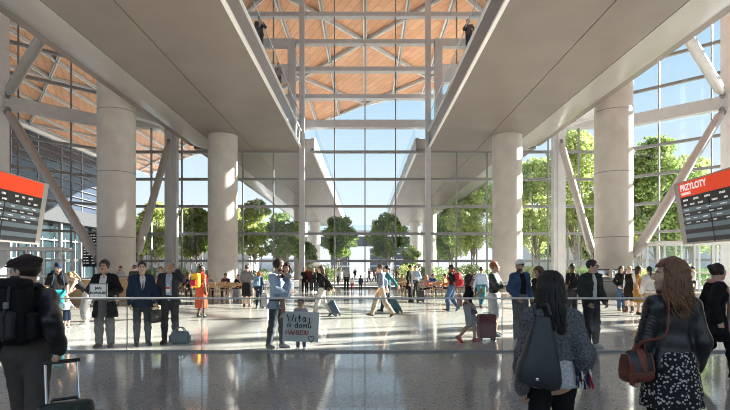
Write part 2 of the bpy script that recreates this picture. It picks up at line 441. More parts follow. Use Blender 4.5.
for sx_ in (-1, 1):
    sn = 'left' if sx_ < 0 else 'right'
    bridge(sx_, -9, 40.9, 5.05, f'indoor footbridge high up on the {sn} with a flat grey soffit')
    bridge(sx_, 41.8, 112, 4.2, f'{sn} footbridge carrying on outside beyond the glass', True)
    root = empty('portal_frame'); struct(root, f'grey steel portal on the {sn} footbridge deck at the glass', 'portal')
    MB().box((sx_ * 5.75, 39.3, 15.9), (.6, .5, 6.8)).build('post', steel, root)
    MB().box((sx_ * 12.6, 39.3, 15.9), (.6, .5, 6.8)).build('post', steel, root)
    MB().box((sx_ * 9.2, 39.3, 19.3), (7.5, .55, .6)).build('crossbeam', steel, root)
    MB().box((sx_ * 9.2, 39.45, 17.0), (6.4, .3, 1.4)).build('door_panel', steel_l, root)
# ------------------------------------------------------------------ implicit bodies
def V3(*a): return np.array(a, float)
def vec(a): return np.array(tuple(a), float)
class Field:
    def __init__(s): s.p = []
    def cap(s, a, b, ra, rb=None, k=.03, op='add', ax=None, fl=1.):
        s.p.append(('cap', vec(a), vec(b), ra, ra if rb is None else rb, None if ax is None else vec(ax), fl, k, op)); return s
    def ell(s, c, r, k=.02, op='add', R=None):
        s.p.append(('ell', vec(c), vec(r), None if R is None else np.array(R), k, op)); return s
    def plane(s, p, n, k=.004):
        n = vec(n); n = n / np.linalg.norm(n); s.p.append(('pl', vec(p), n, k)); return s
    def fn(s, f, k=.01, op='sub', box=None):
        s.p.append(('fn', f, k, op, box)); return s
    def mesh(s, h, pad=None):
        los, his = [], []
        for q in s.p:
            if q[0] == 'cap' and q[-1] == 'add':
                r = max(q[3], q[4]); los.append(np.minimum(q[1], q[2]) - r); his.append(np.maximum(q[1], q[2]) + r)
            elif q[0] == 'ell' and q[-1] == 'add':
                r = q[2].max() if q[3] is not None else q[2]; los.append(q[1] - r); his.append(q[1] + r)
            elif q[0] == 'fn' and q[3] == 'add': los.append(vec(q[4][0])); his.append(vec(q[4][1]))
        lo = np.min(los, 0) - 3 * h - .02; hi = np.max(his, 0) + 3 * h + .02
        n = np.ceil((hi - lo) / h).astype(int) + 1
        ax = [lo[i] + h * np.arange(n[i]) for i in range(3)]
        D = np.full(tuple(n), .5)
        for q in s.p:
            if q[0] == 'pl':
                d = (ax[0][:, None, None] - q[1][0]) * q[2][0] + (ax[1][None, :, None] - q[1][1]) * q[2][1] + (ax[2][None, None, :] - q[1][2]) * q[2][2]
                D = np.maximum(D, d); continue
            k, op = (q[-2], q[-1]) if q[0] != 'fn' else (q[2], q[3])
            if q[0] == 'fn':
                if q[4] is None or op == 'wob': sl = tuple(slice(0, m) for m in n)
                else: b0, b1 = vec(q[4][0]), vec(q[4][1]); sl = None
            elif q[0] == 'cap':
                r = max(q[3], q[4]); b0 = np.minimum(q[1], q[2]) - r; b1 = np.maximum(q[1], q[2]) + r; sl = None
            else:
                r = q[2].max() if q[3] is not None else q[2]; b0 = q[1] - r; b1 = q[1] + r; sl = None
            if sl is None:
                m = k + 3 * h + .02
                i0 = np.clip(np.floor((b0 - m - lo) / h).astype(int), 0, n - 1); i1 = np.clip(np.ceil((b1 + m - lo) / h).astype(int) + 1, 1, n)
                if (i1 <= i0).any(): continue
                sl = tuple(slice(i0[j], i1[j]) for j in range(3))
            x = ax[0][sl[0]][:, None, None]; y = ax[1][sl[1]][None, :, None]; z = ax[2][sl[2]][None, None, :]
            if q[0] == 'cap':
                a, b, ra, rb, axn, fl = q[1:7]
                ab = b - a; l2 = max(ab @ ab, 1e-9)
                px, py, pz = x - a[0], y - a[1], z - a[2]
                t = np.clip((px * ab[0] + py * ab[1] + pz * ab[2]) / l2, 0, 1)
                dx, dy, dz = px - t * ab[0], py - t * ab[1], pz - t * ab[2]
                if axn is not None:
                    dn = (dx * axn[0] + dy * axn[1] + dz * axn[2]) * (1 / fl - 1)
                    dx, dy, dz = dx + dn * axn[0], dy + dn * axn[1], dz + dn * axn[2]
                d = np.sqrt(dx * dx + dy * dy + dz * dz) - (ra + (rb - ra) * t)
                if axn is not None: d = d * (.5 + .5 * min(1, fl))
            elif q[0] == 'ell':
                c, r, R = q[1:4]
                px, py, pz = x - c[0], y - c[1], z - c[2]
                if R is not None:
                    px, py, pz = (R[0, 0] * px + R[1, 0] * py + R[2, 0] * pz, R[0, 1] * px + R[1, 1] * py + R[2, 1] * pz, R[0, 2] * px + R[1, 2] * py + R[2, 2] * pz)
                k0 = np.sqrt((px / r[0]) ** 2 + (py / r[1]) ** 2 + (pz / r[2]) ** 2)
                k1 = np.sqrt((px / r[0] ** 2) ** 2 + (py / r[1] ** 2) ** 2 + (pz / r[2] ** 2) ** 2) + 1e-9
                d = k0 * (k0 - 1) / k1
                d = np.where(k0 < .05, -r.min(), d)
            else:
                d = q[1](x, y, z) + 0 * (x + y + z)
            A = D[sl]
            if op == 'wob': D[sl] = A + d; continue
            k = max(k, 1e-5)
            if op == 'add':
                hh = np.clip(.5 + .5 * (A - d) / k, 0, 1); D[sl] = A * (1 - hh) + d * hh - k * hh * (1 - hh)
            elif op == 'int':
                hh = np.clip(.5 - .5 * (A - d) / k, 0, 1); D[sl] = A * (1 - hh) + d * hh + k * hh * (1 - hh)
            else:
                d = -d; hh = np.clip(.5 - .5 * (A - d) / k, 0, 1); D[sl] = A * (1 - hh) + d * hh + k * hh * (1 - hh)
        D[0] = D[-1] = .5; D[:, 0] = D[:, -1] = .5; D[:, :, 0] = D[:, :, -1] = .5
        return nets(D, lo, h)

def nets(D, lo, h):
    S = D < 0; n = np.array(D.shape); cn = n - 1; tot = int(cn.prod())
    cnt = np.zeros(tot); sm = np.zeros((tot, 3)); quads = []
    st = np.array([cn[1] * cn[2], cn[2], 1])
    for a in range(3):
        s0 = [slice(None)] * 3; s1 = [slice(None)] * 3; s0[a] = slice(0, -1); s1[a] = slice(1, None)
        A, B = D[tuple(s0)], D[tuple(s1)]
        idx = np.argwhere(S[tuple(s0)] != S[tuple(s1)])
        if not len(idx): continue
        va, vb = A[tuple(idx.T)], B[tuple(idx.T)]
        pos = idx.astype(float); pos[:, a] += va / (va - vb)
        b, c = (a + 1) % 3, (a + 2) % 3
        cells = []
        for ob, oc in ((0, 0), (-1, 0), (-1, -1), (0, -1)):
            ci = idx.copy(); ci[:, b] += ob; ci[:, c] += oc
            fi = ci @ st; cells.append(fi)
            cnt += np.bincount(fi, minlength=tot)
            for j in range(3): sm[:, j] += np.bincount(fi, weights=pos[:, j], minlength=tot)
        Q = np.stack(cells, 1); flip = ~(va < 0)
        Q[flip] = Q[flip][:, ::-1]
        quads.append(Q)
    used = np.nonzero(cnt)[0]
    if not len(used): return np.zeros((0, 3)), np.zeros((0, 4), int)
    mp = np.full(tot, -1); mp[used] = np.arange(len(used))
    v = sm[used] / cnt[used][:, None] * h + lo
    return v, mp[np.concatenate(quads)]

def np_obj(name, pieces, mats, parent=None):
    """pieces: [(verts, quads, material index or array)]"""
    vs, fs, ms, o = [], [], [], 0
    for v, f, mi in pieces:
        vs.append(v); fs.append(f + o); o += len(v)
        ms.append(np.full(len(f), mi) if np.isscalar(mi) else mi)
    v = np.concatenate(vs); f = np.concatenate(fs); mi = np.concatenate(ms)
    me = bpy.data.meshes.new(name)
    me.vertices.add(len(v)); me.vertices.foreach_set('co', v.astype(np.float32).ravel())
    me.loops.add(len(f) * 4); me.loops.foreach_set('vertex_index', f.astype(np.int32).ravel())
    me.polygons.add(len(f)); me.polygons.foreach_set('loop_start', np.arange(0, len(f) * 4, 4, dtype=np.int32))
    me.polygons.foreach_set('material_index', mi.astype(np.int32)); me.polygons.foreach_set('use_smooth', np.ones(len(f), bool))
    for m in (mats if isinstance(mats, (list, tuple)) else [mats]): me.materials.append(m)
    me.update(calc_edges=True); me.validate()
    ob = bpy.data.objects.new(name, me); COL.objects.link(ob)
    if parent: ob.parent = parent
    return ob
def xf(piece, M, s=1.):
    v, f = piece[:2]; R = np.array(M.to_3x3()); t = np.array(M.translation)
    return (v * s) @ R.T + t, f
def ellq(c, r, n=10, m=6):
    b = MB().ell(c, r, n, m); return np.array([tuple(q) for q in b.v]), np.array(b.f)

# ------------------------------------------------------------------ the human figure (1.75 m tall before scaling; faces -Y)
def ik(a, t, l1, l2, hint):
    a, t, hint = Vector(a), Vector(t), Vector(hint); d = t - a; L_ = d.length
    if L_ > (l1 + l2) * .998: t = a + d * ((l1 + l2) * .998 / L_); d = t - a; L_ = d.length
    u = d.normalized(); c = (l1 * l1 - l2 * l2 + L_ * L_) / (2 * L_); hgt = math.sqrt(max(0, l1 * l1 - c * c))
    w_ = hint - u * hint.dot(u); w_ = w_.normalized() if w_.length > 1e-5 else u.orthogonal().normalized()
    return a + u * c + w_ * hgt, t
def Rx(a): return Matrix.Rotation(a, 3, 'X')
def Ry(a): return Matrix.Rotation(a, 3, 'Y')
def Rz(a): return Matrix.Rotation(a, 3, 'Z')
RAD = math.radians
class Skel: pass
def skeleton(po, fem):
    k = Skel(); g = po.get
    k.pel = Vector(g('pel', (0, 0, .935)))
    k.Rt = Rz(RAD(g('twist', 0))) @ Ry(RAD(g('side', 0))) @ Rx(RAD(g('lean', 2)))
    T = lambda *a: k.pel + k.Rt @ Vector(a)
    k.T = T
    sw = .138 if fem else .160
    k.neck = T(0, .02, .515); k.sh = {1: T(sw, .02, .448), -1: T(-sw, .02, .448)}
    k.Rh = Rz(RAD(g('twist', 0) * .6 + g('hyaw', 0))) @ Rx(RAD(g('lean', 2) * g('hfol', .4) + g('hpitch', 0)))  @ Ry(RAD(g('hroll', 0)))
    k.head = T(0, .012, .565) + k.Rh @ Vector((0, -.02, .10))
    k.hip = {}; k.knee = {}; k.ank = {}; k.el = {}; k.wr = {}; k.fyaw = {}; k.fpit = {}
    Rp = Rz(RAD(g('ptwist', 0)))
    for s, c in ((1, 'l'), (-1, 'r')):
        k.hip[s] = k.pel + Rp @ Vector((s * .088, 0, -.01))
        kn, an = ik(k.hip[s], g('an' + c, (s * .10, .01, .085)), .425, .415, g('kn' + c, (s * .12, -1, .1)))
        k.knee[s], k.ank[s] = kn, an
        k.fyaw[s] = RAD(g('fy' + c, s * 9)); k.fpit[s] = RAD(g('fp' + c, 0))
        el, wr = ik(k.sh[s], g('wr' + c, (s * (sw + .075), -.03, .86)), .285, .262, g('el' + c, (s * .55, .7, -.5)))
        k.el[s], k.wr[s] = el, wr
    return k
def torso(F, k, e, fem, up=1., k_=.055, lowest=-.02, top=.47, belly=0):
    T = k.T; y = k.Rt @ Vector((0, 1, 0))
    def ring(z, x, r, dy=0, fl=.92): F.cap(T(-x, dy, z), T(x, dy, z), r + e, k=k_, ax=y, fl=fl)
    if fem:
        if lowest <= .0: ring(-.02, .070, .098)
        ring(.10, .050, .083); ring(.20, .046, .074); ring(.32, .054, .082, -.002); ring(.40, .060, .062, .01)
        for s in (1, -1): F.ell(T(s * .062, -.062, .315), (.052 + e, .044 + e, .052 + e), k=.06)
    else:
        if lowest <= .0: ring(-.02, .064, .094)
        ring(.10, .060, .088 + belly * .5, -belly * .5); ring(.20, .066, .089 + belly * .4, -belly * .4); ring(.32, .078, .094, -.002); ring(.40, .085, .070, .01)
    if top >= .47:
        
        for s in (1, -1): F.cap(T(0, .022, .468), k.sh[s], .052 + e, .046 + e, k=.03)
        F.cap(T(0, .02, .45), k.neck + k.Rt @ Vector((0, 0, .01)), .066 + e * .6, .052 + e * .4, k=.04)
def arm(F, k, s, e, frac=1., k_=.03, sc=1., cuff=0):
    sh, el, wr = k.sh[s], k.el[s], k.wr[s]
    F.ell(sh + (el - sh) * .10, [.052 * sc + e] * 3, k=.03)
    if frac <= .5:
        F.cap(sh, sh + (el - sh) * (frac * 2), .052 * sc + e, .046 * sc + e * 1.25, k=k_)
    else:
        F.cap(sh, el, .052 * sc + e, .041 * sc + e, k=k_)
        t = (frac - .5) * 2; m = el + (wr - el) * min(.35, t)
        F.cap(el, m, .041 * sc + e, .040 * sc + e, k=k_)
        if t > .35: F.cap(m, el + (wr - el) * t, .040 * sc + e, (.040 + (.028 - .040) * (t - .35) / .65) * sc + e + cuff, k=k_)
def leg(F, k, s, e, frac=1., k_=.04, fl=0., sc=1.):
    hp, kn, an = k.hip[s], k.knee[s], k.ank[s]
    if frac <= .5:
        F.cap(hp, hp + (kn - hp) * (frac * 2), .086 * sc + e, .070 * sc + e * 1.5 + fl, k=k_)
    else:
        F.cap(hp, kn, .086 * sc + e, .056 * sc + e + fl * .3, k=k_)
        t = (frac - .5) * 2; m = kn + (an - kn) * min(.35, t); bk = (kn - hp).normalized().cross(Vector((1, 0, 0)))
        F.cap(kn, m, .054 * sc + e + fl * .3, .053 * sc + e + fl * .5, k=k_)
        if t > .35: F.cap(m, kn + (an - kn) * t, .053 * sc + e + fl * .5, (.053 + (.037 - .053) * (t - .35) / .65) * sc + e + fl, k=k_)
def foot_frame(k, s):
    R = Rz(k.fyaw[s]) @ Rx(k.fpit[s]); M = R.to_4x4(); M.translation = k.ank[s]; return M
def foot(F, k, s, e, heel=0., sole=True):
    M = foot_frame(k, s); q = lambda *a: M @ Vector(a)
    F.cap(q(0, .035, -.048), q(0, -.085, -.056), .034 + e, .036 + e, k=.02)
    F.cap(q(s * .004, -.085, -.058), q(0, -.145, -.066), .036 + e, .027 + e, k=.02)
    F.cap(q(0, .01, .0), q(0, -.03, -.04), .036 + e, .036 + e, k=.03)
    F.plane(q(0, 0, -.087), M.to_3x3() @ Vector((0, 0, -1)))

def hand_piece(h, curl=25, spread=6, thumb=35, side=1, thick=1.):
    """u=-Z along the hand, palm faces -Y... built pointing down: fingers to -Z, thumb to +X*side"""
    F = Field(); w = side
    F.cap((0, 0, .03), (0, 0, -.02), .026 * thick, .027 * thick, k=.02, ax=(0, 1, 0), fl=.8)
    F.cap((w * .014, 0, -.02), (w * .018, -.002, -.075), .024, .019, k=.018, ax=(0, 1, 0), fl=.62)
    F.cap((-w * .014, 0, -.02), (-w * .020, 0, -.07), .024, .018, k=.018, ax=(0, 1, 0), fl=.62)
    for i, (x, L_, z0) in enumerate(((.030, .070, -.080), (.0105, .078, -.086), (-.0095, .072, -.083), (-.028, .056, -.074))):
        p = Vector((w * x, 0, z0)); a = 0; yaw = RAD((1.5 - i) * spread) * w
        r = (.0088, .0092, .0086, .0076)[i] * thick
        for j, (fr, ang) in enumerate(((.45, curl * (.8 + .12 * i)), (.32, curl * (1.1 + .1 * i)), (.23, curl * .8))):
            a += RAD(ang); d = Vector((math.sin(yaw), -math.sin(a), -math.cos(a)))
            q = p + d * L_ * fr; F.cap(p, q, r, r * .92, k=.006); p = q; r *= .92
    b = Vector((w * .022, -.006, -.022)); a = RAD(thumb)
    d1 = Vector((w * math.sin(a), -.35, -math.cos(a))).normalized(); m = b + d1 * .045
    d2 = Vector((w * math.sin(a * .45), -.5, -math.cos(a * .45))).normalized()
    F.cap(b, m, .0125 * thick, .0105 * thick, k=.012); F.cap(m, m + d2 * .034, .0105 * thick, .0085 * thick, k=.006)
    return F.mesh(h)
HANDS = {}
def hand(h, curl, spread, thumb, side):
    key = (round(h, 4), curl, spread, thumb, side)
    if key not in HANDS: HANDS[key] = hand_piece(h, curl, spread, thumb, side, 1.0 if h < .0075 else 1.18)
    return HANDS[key]

HEADS = {}
def head_piece(h, fem, child=False):
    key = (round(h, 4), fem, child)
    if key in HEADS: return HEADS[key]
    F = Field(); j = .92 if fem else 1.0
    F.ell((0, .014, .030), (.074, .097, .093), k=.02)
    F.ell((0, -.028, -.045), (.057 * j, .064, .068), k=.045)
    F.ell((0, -.074 if not fem else -.070, -.094), (.024 * j, .020, .018), k=.03)
    for s in (1, -1):
        F.ell((s * .040, -.058, -.022), (.026, .024, .026), k=.03)
        F.ell((s * .033, -.104, .009), (.017, .014, .011), k=.014, op='sub')
    F.cap((-.034, -.080, .030), (.034, -.080, .030), .011 if not fem else .008, k=.02)
    F.cap((0, -.090, .014), (0, -.110, -.022), .007, .0115, k=.012)
    for s in (1, -1): F.ell((s * .011, -.101, -.026), (.008, .009, .007), k=.008)
    F.cap((-.018, -.088, -.054), (.018, -.088, -.054), .0068, k=.009)
    F.cap((-.015, -.087, -.064), (.015, -.087, -.064), .0072, k=.008)
    for s in (1, -1):
        F.ell((s * .076, .014, -.004), (.010, .021, .031), k=.008)
    F.cap((0, .025, -.06), (0, .03, -.17), .055 * (.88 if fem else 1), .056 * (.88 if fem else 1), k=.03)
    v, f = F.mesh(h)
    c = v[f].mean(1); mi = np.zeros(len(f), int)
    mi[(abs(c[:, 0]) < .021 - 1.2 * abs(c[:, 2] + .059)) & (c[:, 1] < -.082) & (abs(c[:, 2] + .059) < .0095)] = 1
    mi[(abs(c[:, 0]) < .050) & (abs(c[:, 0]) > .011) & (c[:, 1] < -.066) & (c[:, 2] < .0315) & (c[:, 2] > .0235)] = 2
    ps = [(v, f, mi)]
    for s in (1, -1):
        ps.append((*ellq((s * .032, -.086, .008), (.0135, .0115, .0085)), 3))
        ps.append((*ellq((s * .032, -.0925, .008), (.0068, .0062, .0068) if h < .007 else (.0095, .0068, .0085), 8, 5), 4))
    HEADS[key] = ps
    return ps

def hair_field(style, fem):
    F = Field()
    def shell(g=.014, front=-.058, low=-.05, fz=.072):
        F.ell((0, .018, .036), (.074 + g, .096 + g, .092 + g), k=.02)
        F.fn(lambda x, y, z: np.maximum(np.maximum(y - front - np.clip(z - .03, -.2, .03) * -.3, z - fz + .6 * np.abs(x) * 0), np.abs(x) - .2), .012)
        if low is not None: F.fn(lambda x, y, z: np.maximum(z - low - np.clip(-y, 0, .1) * .6, -1), .012)
    if style == 'short': shell(.012); 
    elif style == 'full': shell(.022, -.05, -.07, .066)
    elif style == 'buzz': shell(.006, -.06, -.05, .074)
    elif style == 'fringe': shell(.009, -.0, -.05, .2)
    elif style in ('long', 'wavy', 'bob'):
        L_ = {'long': -.30, 'wavy': -.28, 'bob': -.13}[style]; g = {'long': .014, 'wavy': .022, 'bob': .02}[style]
        shell(g, -.045, None, .066)
        F.cap((-.03, .07, .0), (-.045, .085, L_), .060, .045, k=.04); F.cap((.03, .07, .0), (.045, .085, L_), .060, .045, k=.04)
        for s in (1, -1): F.cap((s * .072, .01, .03), (s * .082, .02, L_ * .75), .026, .02, k=.03)
        F.fn(lambda x, y, z: np.maximum(np.maximum(y + .052 , z - .064), np.abs(x) - .3), .012)
        if style == 'wavy': F.fn(lambda x, y, z: .007 * np.sin(z * 70 + x * 40) * np.sin(x * 75 + y * 50), op='wob')
    elif style == 'curly':
        shell(.036, -.045, -.09, .068)
        F.fn(lambda x, y, z: .009 * np.sin(z * 95) * np.sin(x * 95 + 1) * np.sin(y * 95 + 2), op='wob')
    elif style == 'afro':
        F.ell((0, .035, .05), (.135, .13, .125), k=.02)
        F.fn(lambda x, y, z: np.maximum(y + .04, z - .066), .02)
        F.fn(lambda x, y, z: .010 * np.sin(z * 80) * np.sin(x * 80 + 1) * np.sin(y * 80 + 2), op='wob')
    elif style in ('bun', 'topbun'):
        shell(.010, -.05, -.06, .07)
        F.ell((0, .115, .075) if style == 'bun' else (0, .07, .145), (.046, .042, .042), k=.015)
    elif style == 'pony':
        shell(.010, -.05, -.06, .07)
        F.cap((0, .105, .045), (0, .14, .02), .026, .032, k=.02); F.cap((0, .14, .02), (0, .135, -.22), .036, .014, k=.02)
    return F

def person(label, loc, heading, height, pose, look, lod=2, group=None, fem=False, hs=1.04, wid=1.):
    """loc: ground point; returns a record with the root, its matrix and joints"""
    k = skeleton(pose, fem)
    hb, hh, hd = ((.0135, .0052, .0042), (.016, .0085, .0065), (.020, .011, .008), (.027, .0145, .010))[lod]
    skin, hairc = look['skin'], look.get('hairm')
    F = Field(); torso(F, k, -.004, fem)
    F.cap(k.neck, k.head + k.Rh @ Vector((0, .02, -.09)) * hs, .053 if not fem else .046, k=.03)
    for s in (1, -1):
        arm(F, k, s, 0 if not fem else -.004, sc=.95); leg(F, k, s, -.002)
        if look.get('barefoot'): pass
        foot_s = foot_frame(k, s); F.cap(k.ank[s], foot_s @ Vector((0, -.08, -.055)), .034, .03, k=.03)
    ps = [(*F.mesh(hb), 0)]
    Mh = k.Rh.to_4x4(); Mh.translation = k.head
    for p in head_piece(hh, fem): ps.append((*xf(p, Mh, hs * .97), p[2]))
    k.hand = {}
    for s, c in ((1, 'l'), (-1, 'r')):
        hp = pose.get('hand' + c, {})
        u = (k.wr[s] - k.el[s]).normalized()
        if 'dir' in hp: u = Vector(hp['dir']).normalized()
        n = Vector(hp.get('palm', (-s, 0, 0))); n = (n - u * n.dot(u))
        n = n.normalized() if n.length > .05 else u.orthogonal().normalized()
        # local: -Z -> u, -Y -> n ; X -> completes the frame; the thumb lies forward for a hanging hand
        z = -u; y = -n; x = y.cross(z)
        M = Matrix((x, y, z)).transposed().to_4x4(); M.translation = k.wr[s] + u * .01
        side = s if hp.get('flip') is None else -s
        # thumb direction: for a left hand hanging with palm to body thumb points forward
        tside = 1 if (x.dot(Vector((0, -1, 0))) >= 0) else -1
        if 'thumb' in hp: tside = 1 if x.dot(Vector(hp['thumb'])) >= 0 else -1
        ps.append((*xf(hand(hd, hp.get('curl', 28), hp.get('spread', 4), hp.get('tang', 32), tside), M, .97 * (1.12 if hs > 1.2 else 1)), 0))
        k.hand[s] = k.wr[s] + u * .075 + n * .02
    root = np_obj('person', ps, [skin, look.get('lips') or LIPS, hairc or BROW, EYEW, EYED])
    root.location = (loc[0], loc[1], loc[2] if len(loc) > 2 else 0); root.rotation_euler = (0, 0, RAD(heading))
    sc = height / 1.75; root.scale = (sc * wid, sc * wid, sc)
    tag(root, label, 'person', group)
    T = k.T; up = k.Rt @ Vector((0, 0, 1))
    for g in look.get('wear', []):
        nm, m = g['n'], g['m']; F = Field(); e = g.get('e', .012); t = g['t']; h = g.get('h', hb)
        if t == 'top':
            hem = g.get('hem', -.06); torso(F, k, e, fem, lowest=-.02 if hem < .06 else .1, belly=g.get('belly', 0))
            y = k.Rt @ Vector((0, 1, 0))
            if hem < -.10:
                zz = -.10
                while zz > hem - .06:
                    f_ = (zz + .10) / min(hem + .10, -.01)
                    F.cap(T(-.075, 0, zz), T(.075, 0, zz), .105 + e + g.get('flare', .01) * f_, k=.06, ax=y, fl=.95); zz -= .07
            F.plane(T(0, 0, hem), -up)
            for s in (1, -1):
                fr = g.get('sleeve', .98)
                if isinstance(fr, dict): fr = fr[s]
                if fr: arm(F, k, s, e, fr, cuff=g.get('cuff', 0))
            if g.get('neckline', 'crew') == 'crew':
                F.cap(k.neck + up * .02, k.neck + up * .3, .060 + e * .3, .09, k=.008, op='sub')
            elif g['neckline'] == 'v':
                F.cap(k.neck + up * .02, k.neck + up * .3, .062 + e * .3, .09, k=.008, op='sub')
                F.cap(T(0, -.09, .47), T(0, -.125, .33), .05, .012, k=.008, op='sub')
            elif g['neckline'] == 'strap':
                F.cap(T(0, 0, .50), T(0, 0, .40), .105, .05, k=.01, op='sub')
                for s in (1, -1): F.ell(k.sh[s] + k.Rt @ Vector((s * .035, 0, .0)), (.07, .2, .10), k=.01, op='sub')
            if g.get('open'):
                w0, w1, zb = g['open']      # half-width at the hem, at the chest, and where the opening starts
                Ri = np.array(k.Rt); p0 = np.array(k.pel)
                def wedge(x, y, z):
                    x, y, z = x - p0[0], y - p0[1], z - p0[2]
                    qx = Ri[0, 0] * x + Ri[1, 0] * y + Ri[2, 0] * z; qy = Ri[0, 1] * x + Ri[1, 1] * y + Ri[2, 1] * z; qz = Ri[0, 2] * x + Ri[1, 2] * y + Ri[2, 2] * z
                    tt = np.clip((qz - zb) / (.44 - zb), 0, 1)
                    return np.maximum(np.maximum(np.abs(qx) - (w0 + (w1 - w0) * tt), qy + .02), zb - qz)
                F.fn(wedge, .006)
            if g.get('collar'):
                c0 = k.neck - up * .012; cr_ = .062 + e * .6; Ra = k.Rt
                pts = [c0 + Ra @ Vector((math.sin(a) * cr_, math.cos(a) * cr_ - .008, .02 + .012 * math.cos(a))) for a in np.linspace(-2.5, 2.5, 13)]
                for a_, b_ in zip(pts, pts[1:]): F.cap(a_, b_, g['collar'], k=.01)
            if g.get('hood'): F.ell(T(0, .10, .46), (.11, .06, .07), k=.04)
            wb = g.get('wob', .004)
            if wb: F.fn(lambda x, y, z, wb=wb: wb * np.sin(z * 38 + x * 21 + y * 9) * np.sin(x * 30 - z * 17 + y * 26), op='wob')
        elif t == 'pants':
            fr = g.get('len', .99); y = Vector((0, 1, 0))
            F.cap(k.hip[-1] * .8 + k.hip[1] * .2 + Vector((0, 0, .03)), k.hip[1] * .8 + k.hip[-1] * .2 + Vector((0, 0, .03)), .092 + e, k=.05, ax=y, fl=.95)
            F.cap(T(-.055, 0, .08), T(.055, 0, .08), .080 + e, k=.05, ax=y, fl=.92)
            for s in (1, -1): leg(F, k, s, e, fr, fl=g.get('flare', .004))
            F.plane(T(0, 0, g.get('rise', .07)), up)
            if fr > .6: F.fn(lambda x, y, z: .004 * np.sin(z * 42 + x * 13) * np.sin(x * 33 + z * 12 + y * 30), op='wob')
        elif t == 'skirt':
            z0, z1 = g.get('z0', .12), g['z1']; r0, r1 = g.get('r0', .145), g['r1']; kc = (k.knee[1] + k.knee[-1]) / 2; p0 = k.pel; ks = g.get('pleat', 0)
            sh_ = kc - (k.hip[1] + k.hip[-1]) / 2
            def cone(x, y, z):
                tt = np.clip((z - (p0.z + z0)) / (z1 - z0), 0, 1)
                cx = p0.x + sh_.x * tt * .8; cy = p0.y + sh_.y * tt * .8
                rr = r0 + (r1 - r0) * np.sqrt(tt)
                ang = np.arctan2(y - cy, x - cx)
                q = np.sqrt((x - cx) ** 2 + ((y - cy) / .86) ** 2)
                return np.maximum(np.maximum(q - rr - ks * tt * np.sin(ang * 9 + tt * 2), z - p0.z - z0), p0.z + z1 - z) * .8
            F.fn(cone, .005, 'add', ((p0.x - r1 - .2, p0.y - r1 - .25, p0.z + z1), (p0.x + r1 + .2, p0.y + r1 + .25, p0.z + z0)))
        elif t == 'shoes':
            for s in (1, -1):
                F2 = Field(); foot(F2, k, s, e - .004)
                if g.get('boot'): F2.cap(k.ank[s], k.ank[s] + (k.knee[s] - k.ank[s]) * g['boot'], .040 + e, .050 + e, k=.02); 
                o_ = np_obj(nm, [(*F2.mesh(min(h, .013)), 0)], m, root)
            continue
        elif t == 'socks':
            for s in (1, -1): F.cap(k.ank[s], k.ank[s] + (k.knee[s] - k.ank[s]) * .4, .042, .052, k=.02)
        elif t == 'scarf':
            for i in range(14):
                a = 2 * PI * i / 14; a2 = 2 * PI * (i + 1) / 14; q = lambda a: k.neck + k.Rt @ Vector((math.sin(a) * .083, math.cos(a) * .08, .005 + .012 * math.cos(a)))
                F.cap(q(a), q(a2), .034, k=.012)
            for sx_ in g.get('ends', (1,)):
                F.cap(T(sx_ * .06, -.11, .44), T(sx_ * .085, -.155, .22), .042, .046, k=.02, ax=k.Rt @ Vector((0, 1, 0)), fl=.55)
                F.cap(T(sx_ * .085, -.155, .22), T(sx_ * .09, -.155, g.get('len', -.12)), .046, .05, k=.02, ax=k.Rt @ Vector((0, 1, 0)), fl=.55)
        elif t == 'tie':
            F.cap(T(0, -.128, .42), T(0, -.137, .14), .013, .024, k=.01, ax=k.Rt @ Vector((0, 1, 0)), fl=.4)
        elif t == 'badge':
            b = MB(); M = k.Rt
            for s in (1, -1): b.tube([T(s * .055, -.04, .51), T(s * .045, -.125, .42), T(0, -.15, .25)], .006, 6)
            b.build('lanyard', m, root)
            bd = MB(); bd.box(T(0, -.158, .19), (.085, .008, .12), M=M, mi=0); bd.box(T(0, -.163, .225), (.085, .004, .045), M=M, mi=1)
            bd.build('badge', [white, mat('badge_red', (.7, .08, .05))], root); continue
        v, f = F.mesh(h)
        if len(f): np_obj(nm, [(v, f, 0)], m, root)
    hst = look.get('hair')
    if hst and hst != 'bald':
        F = hair_field(hst, fem); v, f = F.mesh(max(hh, .006)); v, f = xf((v, f), Mh, hs * .97)
        np_obj('hair', [(v, f, 0)], hairc, root)
    if look.get('beard'):
        F = Field(); F.ell((0, -.030, -.052), (.060, .066, .066), k=.03); F.ell((0, -.076, -.096), (.030, .026, .024), k=.03)
        F.fn(lambda x, y, z: np.maximum(-.034 - z + .35 * np.abs(x) * 0, -1), .005); F.fn(lambda x, y, z: z + .034 - np.maximum(0, np.abs(x) - .035) * 1.2, .004, 'int');
        F.ell((0, -.10, -.058), (.024, .03, .012), k=.005, op='sub')
        v, f = F.mesh(max(hh, .006)); 
        if len(f): np_obj('beard', [(*xf((v, f), Mh, hs * .97), 0)], hairc, root)
    hm = look.get('hat')
    def hl(F, nm, m, h=None):
        v, f = F.mesh(h or max(hh, .006)); return np_obj(nm, [(*xf((v, f), Mh, hs * .97), 0)], m, root)
